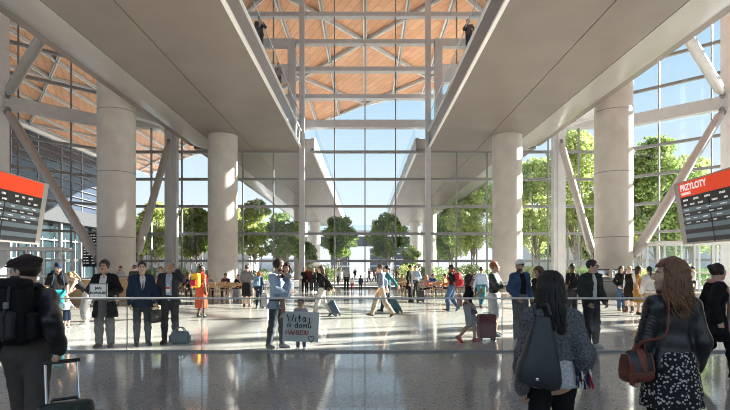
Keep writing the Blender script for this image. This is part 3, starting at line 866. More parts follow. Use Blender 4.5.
    if hm:
        kind, m = hm
        F = Field()
        if kind == 'cap':
            F.ell((0, .014, .055), (.088, .108, .085), k=.02); F.fn(lambda x, y, z: z - .045, .004)
            o = hl(F, 'cap', m)
            F = Field(); F.cap((-.035, -.09, .05), (.035, -.09, .05), .055, k=.02, ax=(0, 0, 1), fl=.16); F.cap((0, -.12, .047), (0, -.14, .045), .05, k=.02, ax=(0, 0, 1), fl=.16)
            b = hl(F, 'brim', m); b.parent = o
        elif kind == 'flatcap':
            F.ell((0, -.008, .075), (.112, .142, .045), k=.03, R=Rx(RAD(10))); F.ell((0, .02, .045), (.086, .108, .06), k=.03); F.fn(lambda x, y, z: z - .022 - .25 * y * 0, .004)
            o = hl(F, 'flat_cap', m)
            F = Field(); F.cap((-.04, -.11, .04), (.04, -.11, .04), .045, k=.02, ax=(0, 0, 1), fl=.22); b = hl(F, 'brim', m); b.parent = o
    if look.get('glasses'):
        b = MB()
        for s in (1, -1):
            b.ell((s * .033, -.106, .006), (.026, .006, .020), 12, 6); b.tube([(s * .055, -.098, .012), (s * .078, .0, .014)], .0035, 6)
        b.tube([(-.012, -.108, .010), (.012, -.108, .010)], .003, 6)
        for i, v_ in enumerate(b.v): b.v[i] = tuple(Mh @ (Vector(v_) * hs * .97))
        b.build(look.get('gname', 'sunglasses'), black, root)
    if look.get('headphones'):
        b = MB()
        b.tube([(.092 * math.sin(a), .01, .03 + .105 * math.cos(a)) for a in np.linspace(-1.6, 1.6, 15)], .010, 8)
        for s in (1, -1): b.ell((s * .092, .01, -.002), (.02, .034, .038), 12, 8)
        for i, v_ in enumerate(b.v): b.v[i] = tuple(Mh @ (Vector(v_) * hs * .97))
        b.build('headphones', black, root)
    k.root = root; k.sc = sc
    k.M = Matrix.Translation(root.location) @ Matrix.Rotation(RAD(heading), 4, 'Z') @ Matrix.Diagonal((sc * wid, sc * wid, sc, 1))
    k.Mh = Mh; k.hs = hs; k.rz = RAD(heading)
    k.W = lambda p: k.M @ Vector(p)
    return k

LIPS = mat('lips', (.42, .17, .13), .45); BROW = mat('eyebrow', (.05, .03, .02), .8); EYEW = mat('eye_white', (.75, .73, .70), .3); EYED = mat('iris', (.03, .02, .015), .2)
SK_L = mat('skin_fair', (.70, .45, .33), .5, var=.05); SK_M = mat('skin_tan', (.57, .34, .23), .5, var=.05); SK_D = mat('skin_brown', (.16, .075, .04), .5, var=.05)
H_BK = mat('hair_black', (.012, .010, .009), .42, var=.3, scale=30, stretch=(6, 6, .6), bump=.4, bscale=60)
H_DB = mat('hair_dark_brown', (.035, .020, .012), .45, var=.3, scale=30, stretch=(6, 6, .6), bump=.4, bscale=60)
H_BR = mat('hair_brown', (.10, .055, .03), .45, var=.35, scale=30, stretch=(6, 6, .6), bump=.4, bscale=60)
H_LB = mat('hair_chestnut', (.21, .10, .048), .36, var=.4, scale=30, stretch=(6, 6, .6), bump=.4, bscale=60)
H_BL = mat('hair_blonde', (.48, .33, .16), .45, var=.3, scale=30, stretch=(6, 6, .6), bump=.3, bscale=60)
H_RD = mat('hair_ginger', (.42, .13, .04), .45, var=.3, scale=30, stretch=(6, 6, .6), bump=.3, bscale=60)
H_GR = mat('hair_grey', (.33, .31, .29), .5, var=.3, scale=30)
def cloth(name, c, rough=.85, var=.12, bump=.15): return mat('cloth_' + name, c, rough, var=var, scale=9, bump=bump, bscale=120, spec=.25)
C_BK = cloth('black', (.011, .011, .012)); C_DG = cloth('charcoal', (.045, .045, .048)); C_GY = cloth('grey', (.17, .165, .165)); C_LG = cloth('light_grey', (.42, .42, .43))
C_NV = cloth('navy', (.016, .032, .062)); C_BL = cloth('denim_blue', (.05, .10, .19)); C_SB = cloth('sky_blue', (.42, .53, .66)); C_WH = cloth('white', (.75, .74, .72))
C_KH = cloth('khaki', (.42, .34, .24)); C_TE = cloth('teal', (.03, .16, .19)); C_RD = cloth('red', (.36, .025, .04)); C_OR = cloth('coral', (.48, .085, .04))
C_MU = cloth('mustard', (.35, .20, .05)); C_PK = cloth('pink', (.62, .33, .28)); C_OL = cloth('dark_olive', (.035, .042, .036)); C_PL = cloth('plum_plaid', (.10, .035, .05), var=.6)
C_AQ = cloth('aqua', (.02, .30, .34)); C_YE = cloth('yellow', (.72, .40, .03)); C_BN = cloth('brown', (.12, .06, .035)); C_OG = cloth('orange', (.55, .20, .07))
LEA_B = mat('black_leather', (.013, .014, .017), .30, var=.1, scale=8, bump=.15, bscale=50, spec=.6)
LEA_R = mat('brown_leather', (.17, .045, .025), .4, var=.25, scale=8, bump=.2, bscale=60)
SHO_B = mat('shoe_black', (.02, .02, .02), .4); SHO_W = mat('shoe_white', (.72, .72, .7), .6); SHO_N = mat('shoe_brown', (.10, .045, .03), .5); SHO_R = mat('shoe_red', (.45, .07, .06), .6); SHO_G = mat('shoe_grey', (.2, .2, .21), .6)
# ------------------------------------------------------------------ trees and shrubs outside
def leaf_m(name, c1, c2):
    m = bpy.data.materials.new(name); m.use_nodes = True; nt = m.node_tree; N = nt.nodes; L = nt.links
    b = N['Principled BSDF']; b.inputs['Roughness'].default_value = .55
    tc = N.new('ShaderNodeTexCoord'); n = N.new('ShaderNodeTexNoise'); n.inputs['Scale'].default_value = 1.1; n.inputs['Detail'].default_value = 6
    L.new(tc.outputs['Object'], n.inputs['Vector'])
    r = N.new('ShaderNodeValToRGB'); r.color_ramp.elements[0].position = .35; r.color_ramp.elements[1].position = .65
    r.color_ramp.elements[0].color = (*c1, 1); r.color_ramp.elements[1].color = (*c2, 1)
    L.new(n.outputs['Fac'], r.inputs[0]); L.new(r.outputs[0], b.inputs['Base Color'])
    t = N.new('ShaderNodeBsdfTranslucent'); L.new(r.outputs[0], t.inputs[0])
    mx = N.new('ShaderNodeMixShader'); mx.inputs[0].default_value = .45
    L.new(b.outputs[0], mx.inputs[1]); L.new(t.outputs[0], mx.inputs[2]); L.new(mx.outputs[0], N['Material Output'].inputs['Surface'])
    return m
LF_L = leaf_m('light_leaves', (.30, .39, .10), (.56, .62, .26))
LF_M = leaf_m('mid_leaves', (.14, .23, .06), (.36, .46, .15))
LF_D = leaf_m('dark_leaves', (.10, .19, .05), (.31, .43, .12))
bark = mat('pale_bark', (.30, .26, .21), .9, var=.3, scale=5, bump=.3)
def leaves_mesh(name, centres, radii, n, size, m, rng):
    ci = rng.choice(len(centres), n, p=(radii ** 2.2) / (radii ** 2.2).sum())
    v = rng.normal(size=(n, 3)); v /= np.linalg.norm(v, axis=1)[:, None]
    pos = centres[ci] + v * (radii[ci] * rng.uniform(.35, 1.05, n) ** .6)[:, None] * np.array([1, 1, .85])
    a = rng.normal(size=(n, 3)); a /= np.linalg.norm(a, axis=1)[:, None]
    b = np.cross(a, rng.normal(size=(n, 3))); b /= np.linalg.norm(b, axis=1)[:, None]
    s = (size * rng.uniform(.6, 1.3, n))[:, None]
    q = np.stack([pos - a * s, pos + b * s * .5, pos + a * s, pos - b * s * .5], 1).reshape(-1, 3)
    f = np.arange(n * 4).reshape(-1, 4)
    return q, f
def tree(label, loc, h, r, base, lm, seed, group, stems=1, n=8000, size=.21, flat=.85):
    rng = np.random.default_rng(seed)
    root = empty('tree', loc, rng.uniform(0, 6)); tag(root, label, 'tree', group)
    ch = h - base; nb = 46
    cs = []; rs = []
    for i in range(nb):
        t = rng.uniform(0, 1); zz = base + ch * (.1 + .8 * t)
        rr = r * math.sqrt(max(.08, 1 - (2 * abs(t - .45)) ** 2 * .8)) * rng.uniform(.25, .95); a = rng.uniform(0, 2 * PI)
        cs.append((rr * math.cos(a) * .8, rr * math.sin(a) * .8, zz)); rs.append(rng.uniform(.22, .40) * r * flat)
    cs = np.array(cs); rs = np.array(rs)
    b = MB()
    for s in range(stems):
        a = 2 * PI * s / max(stems, 1) + .4; o = (0 if stems == 1 else .35 + .05 * s)
        x, y = o * math.cos(a), o * math.sin(a); lean = 1.0 + (.9 if stems > 1 else .2)
        t0 = .035 * h * (.5 if stems > 1 else .62) * .5
        b.tube([(x, y, 0), (x * lean, y * lean, base * .6), (x * lean * 1.3, y * lean * 1.3, base + ch * .35), (x * 1.2, y * 1.2, base + ch * .8)], [t0, t0 * .8, t0 * .55, t0 * .15], 8)
    for i in range(0, nb, 2):
        c = cs[i]; b.tube([(0, 0, base * .7 + .15 * i / nb * ch), (c[0] * .5, c[1] * .5, base * .4 + c[2] * .55), tuple(c)], [.06, .045, .015], 5)
    b.build('trunk', bark, root)
    q, f = leaves_mesh('foliage', cs, rs, n, size, lm, rng)
    np_obj('foliage', [(q, f, 0)], lm, root)
    return root
def retree(src, label, loc, sc, rz, group):
    c = copy_tree(src); c.location = loc; c.scale = (sc, sc, sc); c.rotation_euler = (0, 0, rz); tag(c, label, 'tree', group); return c
def wx(px, d): return (px - 365) / 500 * d
tL1 = tree('loose light green tree seen left of the left inner concrete column', (wx(155, 66), 66, 0), 10.6, 3.0, 3.0, LF_L, 1, 'trees on the plaza', 3)
tD1 = tree('clipped round dark green tree left of the middle of the plaza', (wx(339, 58), 58, 0), 7.7, 2.5, 2.9, LF_D, 2, 'trees on the plaza', 4, 12000, .14)
tM1 = tree('leafy mid green tree beside the left broad mast', (wx(197, 62), 62, 0), 9.6, 2.9, 2.6, LF_M, 3, 'trees on the plaza', 3)
tH1 = tree('tall sunlit tree behind the strut of the right thick column', (wx(575, 60), 60, 0), 19, 5.2, 3.5, LF_L, 4, 'tall trees beyond the right glazing', 2, 15000, .24)
tH2 = tree('tall deeper green tree beyond the angled glass on the right', (wx(655, 50), 50, 0), 15, 5.0, 3.0, LF_M, 5, 'tall trees beyond the right glazing', 2, 15000, .24)
G1, G2 = 'trees on the plaza', 'tall trees beyond the right glazing'
for src, lab, px, d, sc in (
    (tD1, 'clipped round dark green tree right of the middle of the plaza', 389, 55, 1.0),
    (tL1, 'light green tree seen between the left inner column and the slim mast', 255, 60, .95),
    (tM1, 'darker tree close to the left slim mast', 282, 56, .84),
    (tM1, 'small tree at the edge of the left thick column', 140, 74, 1.0),
    (tL1, 'thin light tree farther left behind the broad mast', 186, 80, 1.1),
    (tM1, 'low bushy tree under the right footbridge beside its outdoor columns', 411, 50, .42),
    (tL1, 'far pale tree beyond the left footbridge columns', 232, 84, 1.15),
    (tD1, 'small dark tree in the shade under the left footbridge', 308, 70, .7)):
    retree(src, lab, (wx(px, d), d, 0), sc, px, G1)
for src, lab, px, d, sc in (
    (tH2, 'tall tree just right of the right slim mast, beyond the footbridge', 452, 84, .88),
    (tH1, 'bright tree behind the right inner column, on its left', 474, 74, .86),
    (tH1, 'bright tall tree between the right inner column and the broad mast', 536, 76, 1.0),
    (tH2, 'green tree standing behind the right broad mast', 556, 100, 1.1),
    (tH2, 'tree filling the gap left of the right thick column', 592, 69, .80),
    (tH1, 'sunlit tree right of the right thick column', 640, 76, 1.0),
    (tH1, 'leafy tree behind the right arrivals board', 690, 64, .88),
    (tH2, 'large tree at the right edge of the view', 724, 53, .80),
    (tH1, 'pale tree far behind the right inner column', 505, 92, 1.0),
    (tH2, 'tree far out beyond the right outdoor columns', 436, 140, 1.1),
    (tH1, 'bright tree far behind the right thick column', 614, 98, 1.05),
    (tH2, 'far tree seen past the right edge mast', 668, 84, 1.0)):
    retree(src, lab, (wx(px, d), d, 0), sc, px * 1.7, G2)
def shrub(label, loc, r, h, lm, seed, group='shrubs planted beyond the glass'):
    rng = np.random.default_rng(seed); root = empty('shrub', loc); tag(root, label, 'shrub', group)
    cs = np.array([(rng.uniform(-.6, .6) * r, rng.uniform(-.5, .5) * r, h * rng.uniform(.3, .75)) for _ in range(9)]); rs = rng.uniform(.3, .5, 9) * min(r, h)
    b = MB()
    for c in cs: b.tube([(0, 0, 0), tuple(c * np.array([.5, .5, .6])), tuple(c)], [.04, .03, .01], 5)
    b.build('stem', bark, root)
    q, f = leaves_mesh('f', cs, rs, 900, .10, lm, rng); np_obj('foliage', [(q, f, 0)], lm, root); return root
sh = [shrub('a', (0, 0, 0), 1.6, 2.0, LF_D, 21), shrub('a', (0, 0, 0), 1.3, 1.7, LF_M, 22), shrub('a', (0, 0, 0), 1.2, 2.4, LF_L, 23)]
SPOTS = [(250, 47, 0, 'dark shrub behind the cafe guests on the left'), (262, 45, 1, 'rounded green shrub behind the ginger haired guest'), (172, 46, 0, 'dark shrub behind the broad left mast'), (186, 50, 1, 'green shrub seen over the orange dress'),
         (152, 48, 1, 'shrub right of the left thick column'), (204, 52, 0, 'dark shrub left of the left inner column'), (281, 50, 0, 'dark shrub left of the slim left mast'), (318, 48, 0, 'dark shrub under the left round tree'), (334, 60, 0, 'low dark shrub at the foot of the left round tree'),
         (410, 46, 2, 'bright bushy shrub left of the right slim mast'), (397, 62, 0, 'dark low shrub at the foot of the right round tree'), (422, 52, 0, 'dark shrub behind the slim right mast'), (440, 47, 1, 'green shrub behind the man with the red jacket'), (455, 52, 2, 'tall light shrub behind the right cafe tables'), (471, 46, 2, 'bright shrub left of the right inner column'),
         (484, 50, 0, 'dark shrub touching the right inner column'), (528, 47, 2, 'light shrub behind the white cap'), (541, 52, 1, 'green shrub behind the curly haired woman'), (570, 47, 1, 'green shrub right of the broad right mast'), (584, 52, 0, 'dark shrub left of the right thick column'),
         (640, 45, 2, 'light shrub right of the right thick column'), (655, 47, 1, 'green shrub behind the white blouse'), (676, 42, 2, 'bright shrub behind the right kiosk'), (704, 44, 0, 'dark shrub at the right edge')]
for i, (px, d, k_, lab) in enumerate(SPOTS):
    o = sh[k_] if i in (0, 1, 9) else copy_tree(sh[k_])
    o.location = (wx(px, d), d, 0); o.rotation_euler = (0, 0, i * 1.3); s_ = .85 + .3 * ((i * 7) % 5) / 5; o.scale = (s_, s_, s_); tag(o, lab, 'shrub', 'shrubs planted beyond the glass')

# ------------------------------------------------------------------ buildings outside
bl_wall = mat('pale_cladding', (.50, .52, .54), .6, var=.05, scale=.3)
bl_glass = mat('blue_facade_glass', (.040, .055, .085), .10, var=.12, scale=.25, spec=.9)
bl_dark = mat('dark_facade_glass', (.018, .035, .042), .15, var=.3, scale=.6, spec=.8)
nb = empty('terminal_building', (0, 0, 0)); tag(nb, 'neighbouring glazed terminal building with louvred upper storeys beyond the left glazing', 'building')
MB().box((-57, 74, 17.2), (12, 70, 11)).build('upper_storeys', bl_glass, nb)
MB().box((-56.6, 74, 10.6), (12.4, 71, 2.4)).build('fascia', mat('grey_fascia', (.035, .04, .046), .5, var=.05), nb)
MB().box((-57.5, 74, 4.7), (11, 69, 9.4)).build('lobby_glazing', bl_dark, nb)
MB().box((-56.8, 74, 22.9), (12.8, 71.5, .5)).build('roof_edge', white, nb)
for i in range(8): MB().box((-50.8, 74, 12.9 + i * 1.28), (.35, 70, .09)).build('louvre', steel_d, nb)
for y in range(42, 110, 6):
    MB().box((-51.2, y, 4.7), (.5, .45, 9.4)).build('pillar', steel_m, nb); MB().box((-50.95, y, 17.2), (.12, .14, 10.8)).build('mullion', steel, nb)
for y in range(44, 108, 3): MB().box((-51.6, y, 3.4), (.1, .12, 6.8)).build('lobby_mullion', steel, nb)
for z in (3.2, 6.4): MB().box((-51.5, 74, z), (.15, 68, .16)).build('lobby_transom', steel, nb)
def block(label, x, y, w_, d_, h, m, storey=3.4):
    o = empty('office_block', (x, y, 0)); tag(o, label, 'building')
    MB().box((0, 0, h / 2), (w_, d_, h)).build('facade', m, o)
    for z in np.arange(storey, h, storey): MB().box((0, -d_ / 2, z), (w_ + .2, .5, .7)).build('spandrel', bl_wall, o)
    MB().box((0, 0, h + .4), (w_ + .6, d_ + .6, .8)).build('parapet', bl_wall, o); return o
block('pale blue office block far away left of the middle', -16, 330, 12, 20, 17, bl_glass)
block('small far office block just right of the middle', 8, 300, 10, 20, 13, bl_glass)
block('wider far office block behind the right round tree', 22, 290, 12, 20, 17, bl_glass)
block('long low building far beyond the plaza', -60, 300, 60, 20, 7, bl_wall)
block('low pale building behind the trees on the right', 62, 120, 50, 16, 7, bl_wall)
block('low pale pavilion behind the trees left of the broad mast', -42, 122, 30, 10, 6, bl_wall)
o = empty('link_bridge', (0, 118, 0)); tag(o, 'pale link bridge crossing the plaza between the two footbridges', 'bridge')
MB().box((0, 0, 10.3), (30, 5, .5)).build('deck', bl_wall, o); MB().box((0, -2.4, 11.2), (30, .2, 1.2)).build('parapet', glass_blue, o)
MB().box((0, 2, 8.2), (28, .3, 2.4)).build('underside_beam', bl_glass, o)
for x in (-13, 13): MB().lathe([(.7, 0), (.7, 10.1)], 20, (x, 0, 0)).build('pier', concrete, o)
pl_wall = MB().box((-9, 43.4, .3), (9, .5, .6)).build('planter_wall', bl_wall); tag(pl_wall, 'low pale planter wall outside on the left of the plaza', 'wall', None, 'structure')
pl_wall = MB().box((9, 43.4, .3), (9, .5, .6)).build('planter_wall', bl_wall); tag(pl_wall, 'low pale planter wall outside on the right of the plaza', 'wall', None, 'structure')

# ------------------------------------------------------------------ balustrade in front
bal = empty('glass_balustrade', (0, 9.64, 0)); tag(bal, 'long frameless glass balustrade with a slim steel handrail across the hall', 'railing')
PWID = 1.446
for k_ in range(-6, 7):
    x = -.25 + (k_ + .5) * PWID
    MB().box((x, 0, .52), (PWID - .014, .02, .99)).build('glass_panel', glass_rail, bal)
    if k_ > -6: MB().box((x - PWID / 2, 0, .52), (.010, .021, .99)).build('joint_seal', steel_d, bal)
MB().bev((-.25 + PWID * .5, 0, 1.035), (PWID * 13, .06, .035), .012).build('handrail', mat('satin_steel', (.74, .73, .70), .35, metal=.0, var=.02), bal)
MB().box((-.25 + PWID * .5, 0, .0175), (PWID * 13, .07, .035)).build('base_channel', mat('satin_steel_base', (.30, .30, .30), .4, metal=.4, var=.02), bal)

# ------------------------------------------------------------------ arrivals boards
orange = mat('board_orange', (.75, .06, .008), .45, var=.02); row_a = mat('board_row_slate', (.12, .165, .19), .4, var=.02); row_b = mat('board_row_dark', (.028, .032, .045), .4, var=.02)
bezel = mat('board_bezel', (.40, .385, .37), .4, var=.03); letter = mat('board_letter', (.85, .85, .85), .5, var=.01)
for m_, c_, e_ in ((orange, (.85, .045, .004), .28), (letter, (.9, .9, .9), .3), (row_a, (.10, .15, .18), .25)):   # the board is a lit screen
    b_ = m_.node_tree.nodes['Principled BSDF']; b_.inputs['Emission Color'].default_value = (*c_, 1); b_.inputs['Emission Strength'].default_value = e_
def board(sx_, label):
    o = empty('arrivals_board'); tag(o, label, 'board', 'arrivals boards')
    LN, HT = 3.6, 1.42
    if sx_ > 0: rt = Vector((-.06, -1, 0)).normalized(); org = Vector((7.46, 11.9, 3.62)); up = Vector((-.15, 0, .99))
    else: rt = Vector((-.06, 1, 0)).normalized(); org = Vector((-7.64, 11.9, 3.62)) - rt * LN; up = Vector((.15, 0, .99))
    up = (up - rt * up.dot(rt)).normalized(); nn = rt.cross(up)
    M = Matrix((rt, up, nn)).transposed(); M4 = M.to_4x4(); M4.translation = org
    o.matrix_world = M4
    def q(x0, x1, y0, y1, z0, z1, nm, m, par=o): return MB().box(((x0 + x1) / 2, (y0 + y1) / 2, (z0 + z1) / 2), (x1 - x0, y1 - y0, z1 - z0)).build(nm, m, par)
    hb = MB(); hb.bev((LN / 2, -HT / 2, -.10), (LN + .44, HT + .07, .2), .02); hb.build('housing', bezel, o)
    hd = q(0, LN, -.34, 0, 0, .012, 'header_panel', orange)
    text('lettering', 'PRZYLOTY', .20, letter, hd, Matrix.Translation((.06, -.19, .014)), .002, bold=.006)
    text('lettering', 'ARRIVALS', .085, letter, hd, Matrix.Translation((.07, -.295, .014)), .002, bold=.003)
    
    rnd = random.Random(5 + sx_)
    def marks(b, y, hgt=.035):
        x = .1
        while x < LN - .2:
            for j in range(rnd.choice((3, 4, 5))):
                w_ = rnd.uniform(.03, .05); b.box((x + w_ / 2, y, .013), (w_ - .016, hgt, .003)); x += w_
            x += rnd.choice((.12, .2, .3))
    b = MB().box((LN / 2, -.47, .005), (LN, .26, .010)); n0 = len(b.mi); marks(b, -.42, .045); marks(b, -.53, .04); b.mi[n0:] = [1] * (len(b.mi) - n0)
    b.build('column_header', [black, letter], o)
    for i in range(8):
        b = MB().box((LN / 2, -.60 - (i + .5) * .101, .0045), (LN, .101, .009)); n0 = len(b.mi)
        if i < 4: marks(b, -.60 - (i + .5) * .101, .024)
        b.mi[n0:] = [1] * (len(b.mi) - n0); b.build('flight_row', [row_a if i % 2 == 0 else row_b, letter], o)
    q(1.02, 1.05, -HT + .0, -.34, 0, .014, 'column_divider', black); q(2.3, 2.33, -HT, -.34, 0, .014, 'column_divider', black)
    Mi = M4.inverted()
    for t in ((.7, 1.9) if sx_ < 0 else (1.7, 2.9)):
        p = org + rt * t - up * .7 - nn * .27
        MB().lathe([(.07, 0), (.07, p.z + .3)], 16).build('post', steel, o).matrix_local = Mi @ Matrix.Translation((p.x, p.y, 0))
    return o
board(1, 'large tilted arrivals board with an orange header at the right edge reading PRZYLOTY')
board(-1, 'large tilted arrivals board with an orange header at the left edge')

# ------------------------------------------------------------------ hall furniture
def chair(label, loc, rz, group):
    o = empty('wooden_chair', loc, rz); tag(o, label, 'chair', group)
    MB().bev((0, 0, .45), (.44, .44, .035), .012).build('seat', wood, o)
    b = MB(); b.bev((0, .215, .80), (.44, .025, .16), .01); b.bev((0, .215, .62), (.44, .022, .05), .008); b.build('backrest', wood, o)
    for x in (-.19, .19):
        MB().tube([(x, -.19, 0), (x, -.19, .44)], [.016, .02], 8).build('leg', wood, o)
        MB().tube([(x, .20, 0), (x, .205, .45), (x, .225, .88)], [.016, .02, .015], 8).build('leg', wood, o)
    return o
def table(label, loc, rz, w_=1.3, d_=.8, group='cafe tables'):
    o = empty('cafe_table', loc, rz); tag(o, label, 'table', group)
    MB().bev((0, 0, .735), (w_, d_, .04), .012).build('table_top', wood, o)
    for x in (-1, 1):
        for y in (-1, 1): MB().tube([(x * (w_ / 2 - .1), y * (d_ / 2 - .08), 0), (x * (w_ / 2 - .12), y * (d_ / 2 - .1), .72)], [.02, .03], 8).build('leg', wood, o)
    MB().box((0, 0, .68), (w_ - .2, d_ - .2, .06)).build('apron', wood, o)
    return o
def at(px, d, z=0.): return (wx(px, d), d, z)
TL = table('oak cafe table with guests by the left inner column', at(226, 28.2), 0, 2.2)
TL2 = copy_tree(TL); TL2.location = at(196, 30.6); tag(TL2, 'oak cafe table behind the orange dress', 'table', 'cafe tables')
TL3 = copy_tree(TL); TL3.location = at(246, 31.2); tag(TL3, 'oak cafe table behind the man in shorts', 'table', 'cafe tables')
TR = copy_tree(TL); TR.location = at(430, 30.5); tag(TR, 'oak cafe table right of the slim right mast with a guest in orange', 'table', 'cafe tables')
TR2 = copy_tree(TL); TR2.location = at(402, 31.5); tag(TR2, 'oak cafe table behind the pair in black and blue', 'table', 'cafe tables')
TR3 = copy_tree(TL); TR3.location = at(468, 30.5); tag(TR3, 'oak cafe table behind the woman in sunglasses', 'table', 'cafe tables')
GC = 'wooden cafe chairs'
ch0 = chair('wooden cafe chair with its back to us at the left cafe table, leftmost', at(213, 27.3), PI, GC)
for px, d, rz, lab in ((223, 27.2, PI, 'wooden cafe chair, middle of three with backs to us at the left cafe table'), (233, 27.3, PI - .2, 'wooden cafe chair, rightmost of three with backs to us at the left cafe table'), (203, 28.6, PI + .4, 'wooden cafe chair standing askew behind the orange dress'), (249, 28.6, PI, 'wooden cafe chair behind the man in grey shirt and shorts'),
                        (404, 30.2, PI + .3, 'wooden cafe chair left of the pair in black and blue'), (423, 29.4, PI, 'empty wooden cafe chair at the right cafe table, nearer the slim mast'), (438, 29.4, PI + .2, 'empty wooden cafe chair at the right cafe table beside the guest in orange'), (461, 29.5, PI, 'wooden cafe chair behind the woman in sunglasses'), (502, 27, PI + .5, 'wooden cafe chair between the striped jacket man and the white cap'),
                        (193, 28.6, PI, 'wooden cafe chair left of the yellow backpack'), (697, 24, .6, 'wooden chair near the right kiosk')):
    c = copy_tree(ch0); c.location = at(px, d); c.rotation_euler = (0, 0, rz); tag(c, lab, 'chair', GC)

def counter(label, loc, w_, h, d_=.7, m=wood):
    o = empty('service_counter', loc); tag(o, label, 'counter')
    MB().bev((0, 0, h / 2 - .06), (w_, d_, h - .12), .01).build('front_panel', m, o)
    MB().bev((0, -.02, h - .03), (w_ + .1, d_ + .12, .06), .015).build('worktop', steel_d, o)
    MB().box((0, .02, .05), (w_ - .06, d_ - .04, .1)).build('plinth', steel_d, o); return o
counter('oak fronted service counter with small plants on top, left of the blue suit', at(142, 24.6), 1.9, 1.25)
counter('oak fronted counter behind the bending woman', at(69, 23.0), 1.7, 1.2)
for i in range(6):
    o = empty('potted_plant', at(132 + i * 3.6, 24.5, 1.25)); tag(o, 'small dark potted plant in the row on the oak counter', 'plant', 'small plants on the oak counter')
    MB().lathe([(.04, 0), (.055, .09)], 12).build('pot', concrete, o)
    rng = np.random.default_rng(60 + i); q, f = leaves_mesh('f', np.array([(0, 0, .15), (.02, .02, .2)]), np.array([.05, .045]), 60, .04, LF_D, rng); np_obj('foliage', [(q, f, 0)], LF_D, o)
counter('dark coffee bar counter at the foot of the right thick column', at(611, 27.2), 4.4, 1.05, .8, steel_d)
for px, lab in ((603, 'silver espresso machine on the coffee bar, left of the long haired woman'), (620, 'silver espresso machine on the coffee bar behind the long haired woman'), (634, 'silver espresso machine on the coffee bar beside the blonde woman')):
    o = empty('espresso_machine', at(px, 27.2, 1.05)); tag(o, lab, 'coffee machine', 'espresso machines')
    MB().bev((0, .08, .28), (.62, .4, .44), .04).build('body', chrome, o)
    MB().bev((0, -.12, .06), (.6, .3, .06), .02).build('drip_tray', steel_d, o)
    MB().bev((0, .05, .53), (.58, .4, .05), .015).build('cup_rail', black, o)
    for x in (-.16, .16): MB().tube([(x, -.12, .30), (x, -.16, .22), (x, -.28, .20)], .03, 8).build('group_handle', black, o)
    for x in (-.24, .24): MB().tube([(x, -.14, .3), (x, -.2, .2), (x, -.2, .08)], .01, 6).build('steam_wand', chrome, o)
def kiosk(label, loc, w_, h, d_, rz=0):
    o = empty('glass_kiosk', loc, rz); tag(o, label, 'kiosk')
    for x in np.linspace(-w_ / 2, w_ / 2, 5):
        for y in (-d_ / 2, d_ / 2): MB().box((x, y, h / 2), (.1, .1, h)).build('post', white, o)
    for z in (.06, h * .45, h): 
        for y in (-d_ / 2, d_ / 2): MB().box((0, y, z), (w_, .09, .1)).build('rail', white, o)
        for x in (-w_ / 2, w_ / 2): MB().box((x, 0, z), (.09, d_, .1)).build('rail', white, o)
    for y in (-d_ / 2, d_ / 2): MB().box((0, y, h / 2), (w_ - .1, .02, h - .1)).build('glass_pane', glass, o)
    MB().box((0, 0, h + .09), (w_ + .2, d_ + .2, .1)).build('roof_panel', steel_l, o); return o
kiosk('white framed glass kiosk at the left behind the man in the flat cap', at(34, 29), 3.4, 2.7, 2.4, .3)
kiosk('white framed glass kiosk at the right behind the woman in the leather jacket', at(688, 30), 3.8, 3.1, 2.4, -.3)
for i in range(7):   # glass light columns
    px = (18, 26, 44, 54, 63, 72, 80)[i]; o = empty('light_column', at(px, 33 + (i % 2) * .8)); tag(o, 'slender glass display column in the row behind the left kiosk', 'display column', 'glass display columns')
    MB().lathe([(.16, 0), (.16, .1)], 16).build('base', chrome, o); MB().lathe([(.10, .1), (.10, 2.3 + .25 * (i % 3))], 16).build('glass_tube', mat('frosted_glass', (.62, .72, .78), .15, var=.1, spec=.8), o)
o = empty('information_display', at(94, 34)); tag(o, 'black information display with white lines behind the left thick column', 'display')
MB().box((0, 0, 1.0), (.12, .12, 2.0)).build('post', steel_d, o); rnd = random.Random(3)
b = MB().bev((0, -.05, 2.9), (1.5, .12, 2.3), .02); n0 = len(b.mi)
for r_ in range(11):
    x = -.65
    while x < .55: w_ = rnd.uniform(.06, .2); b.box((x + w_ / 2, -.115, 3.9 - r_ * .19), (w_, .006, .05)); x += w_ + rnd.choice((.05, .2))
b.mi[n0:] = [1] * (len(b.mi) - n0); b.build('screen', [black, letter], o)
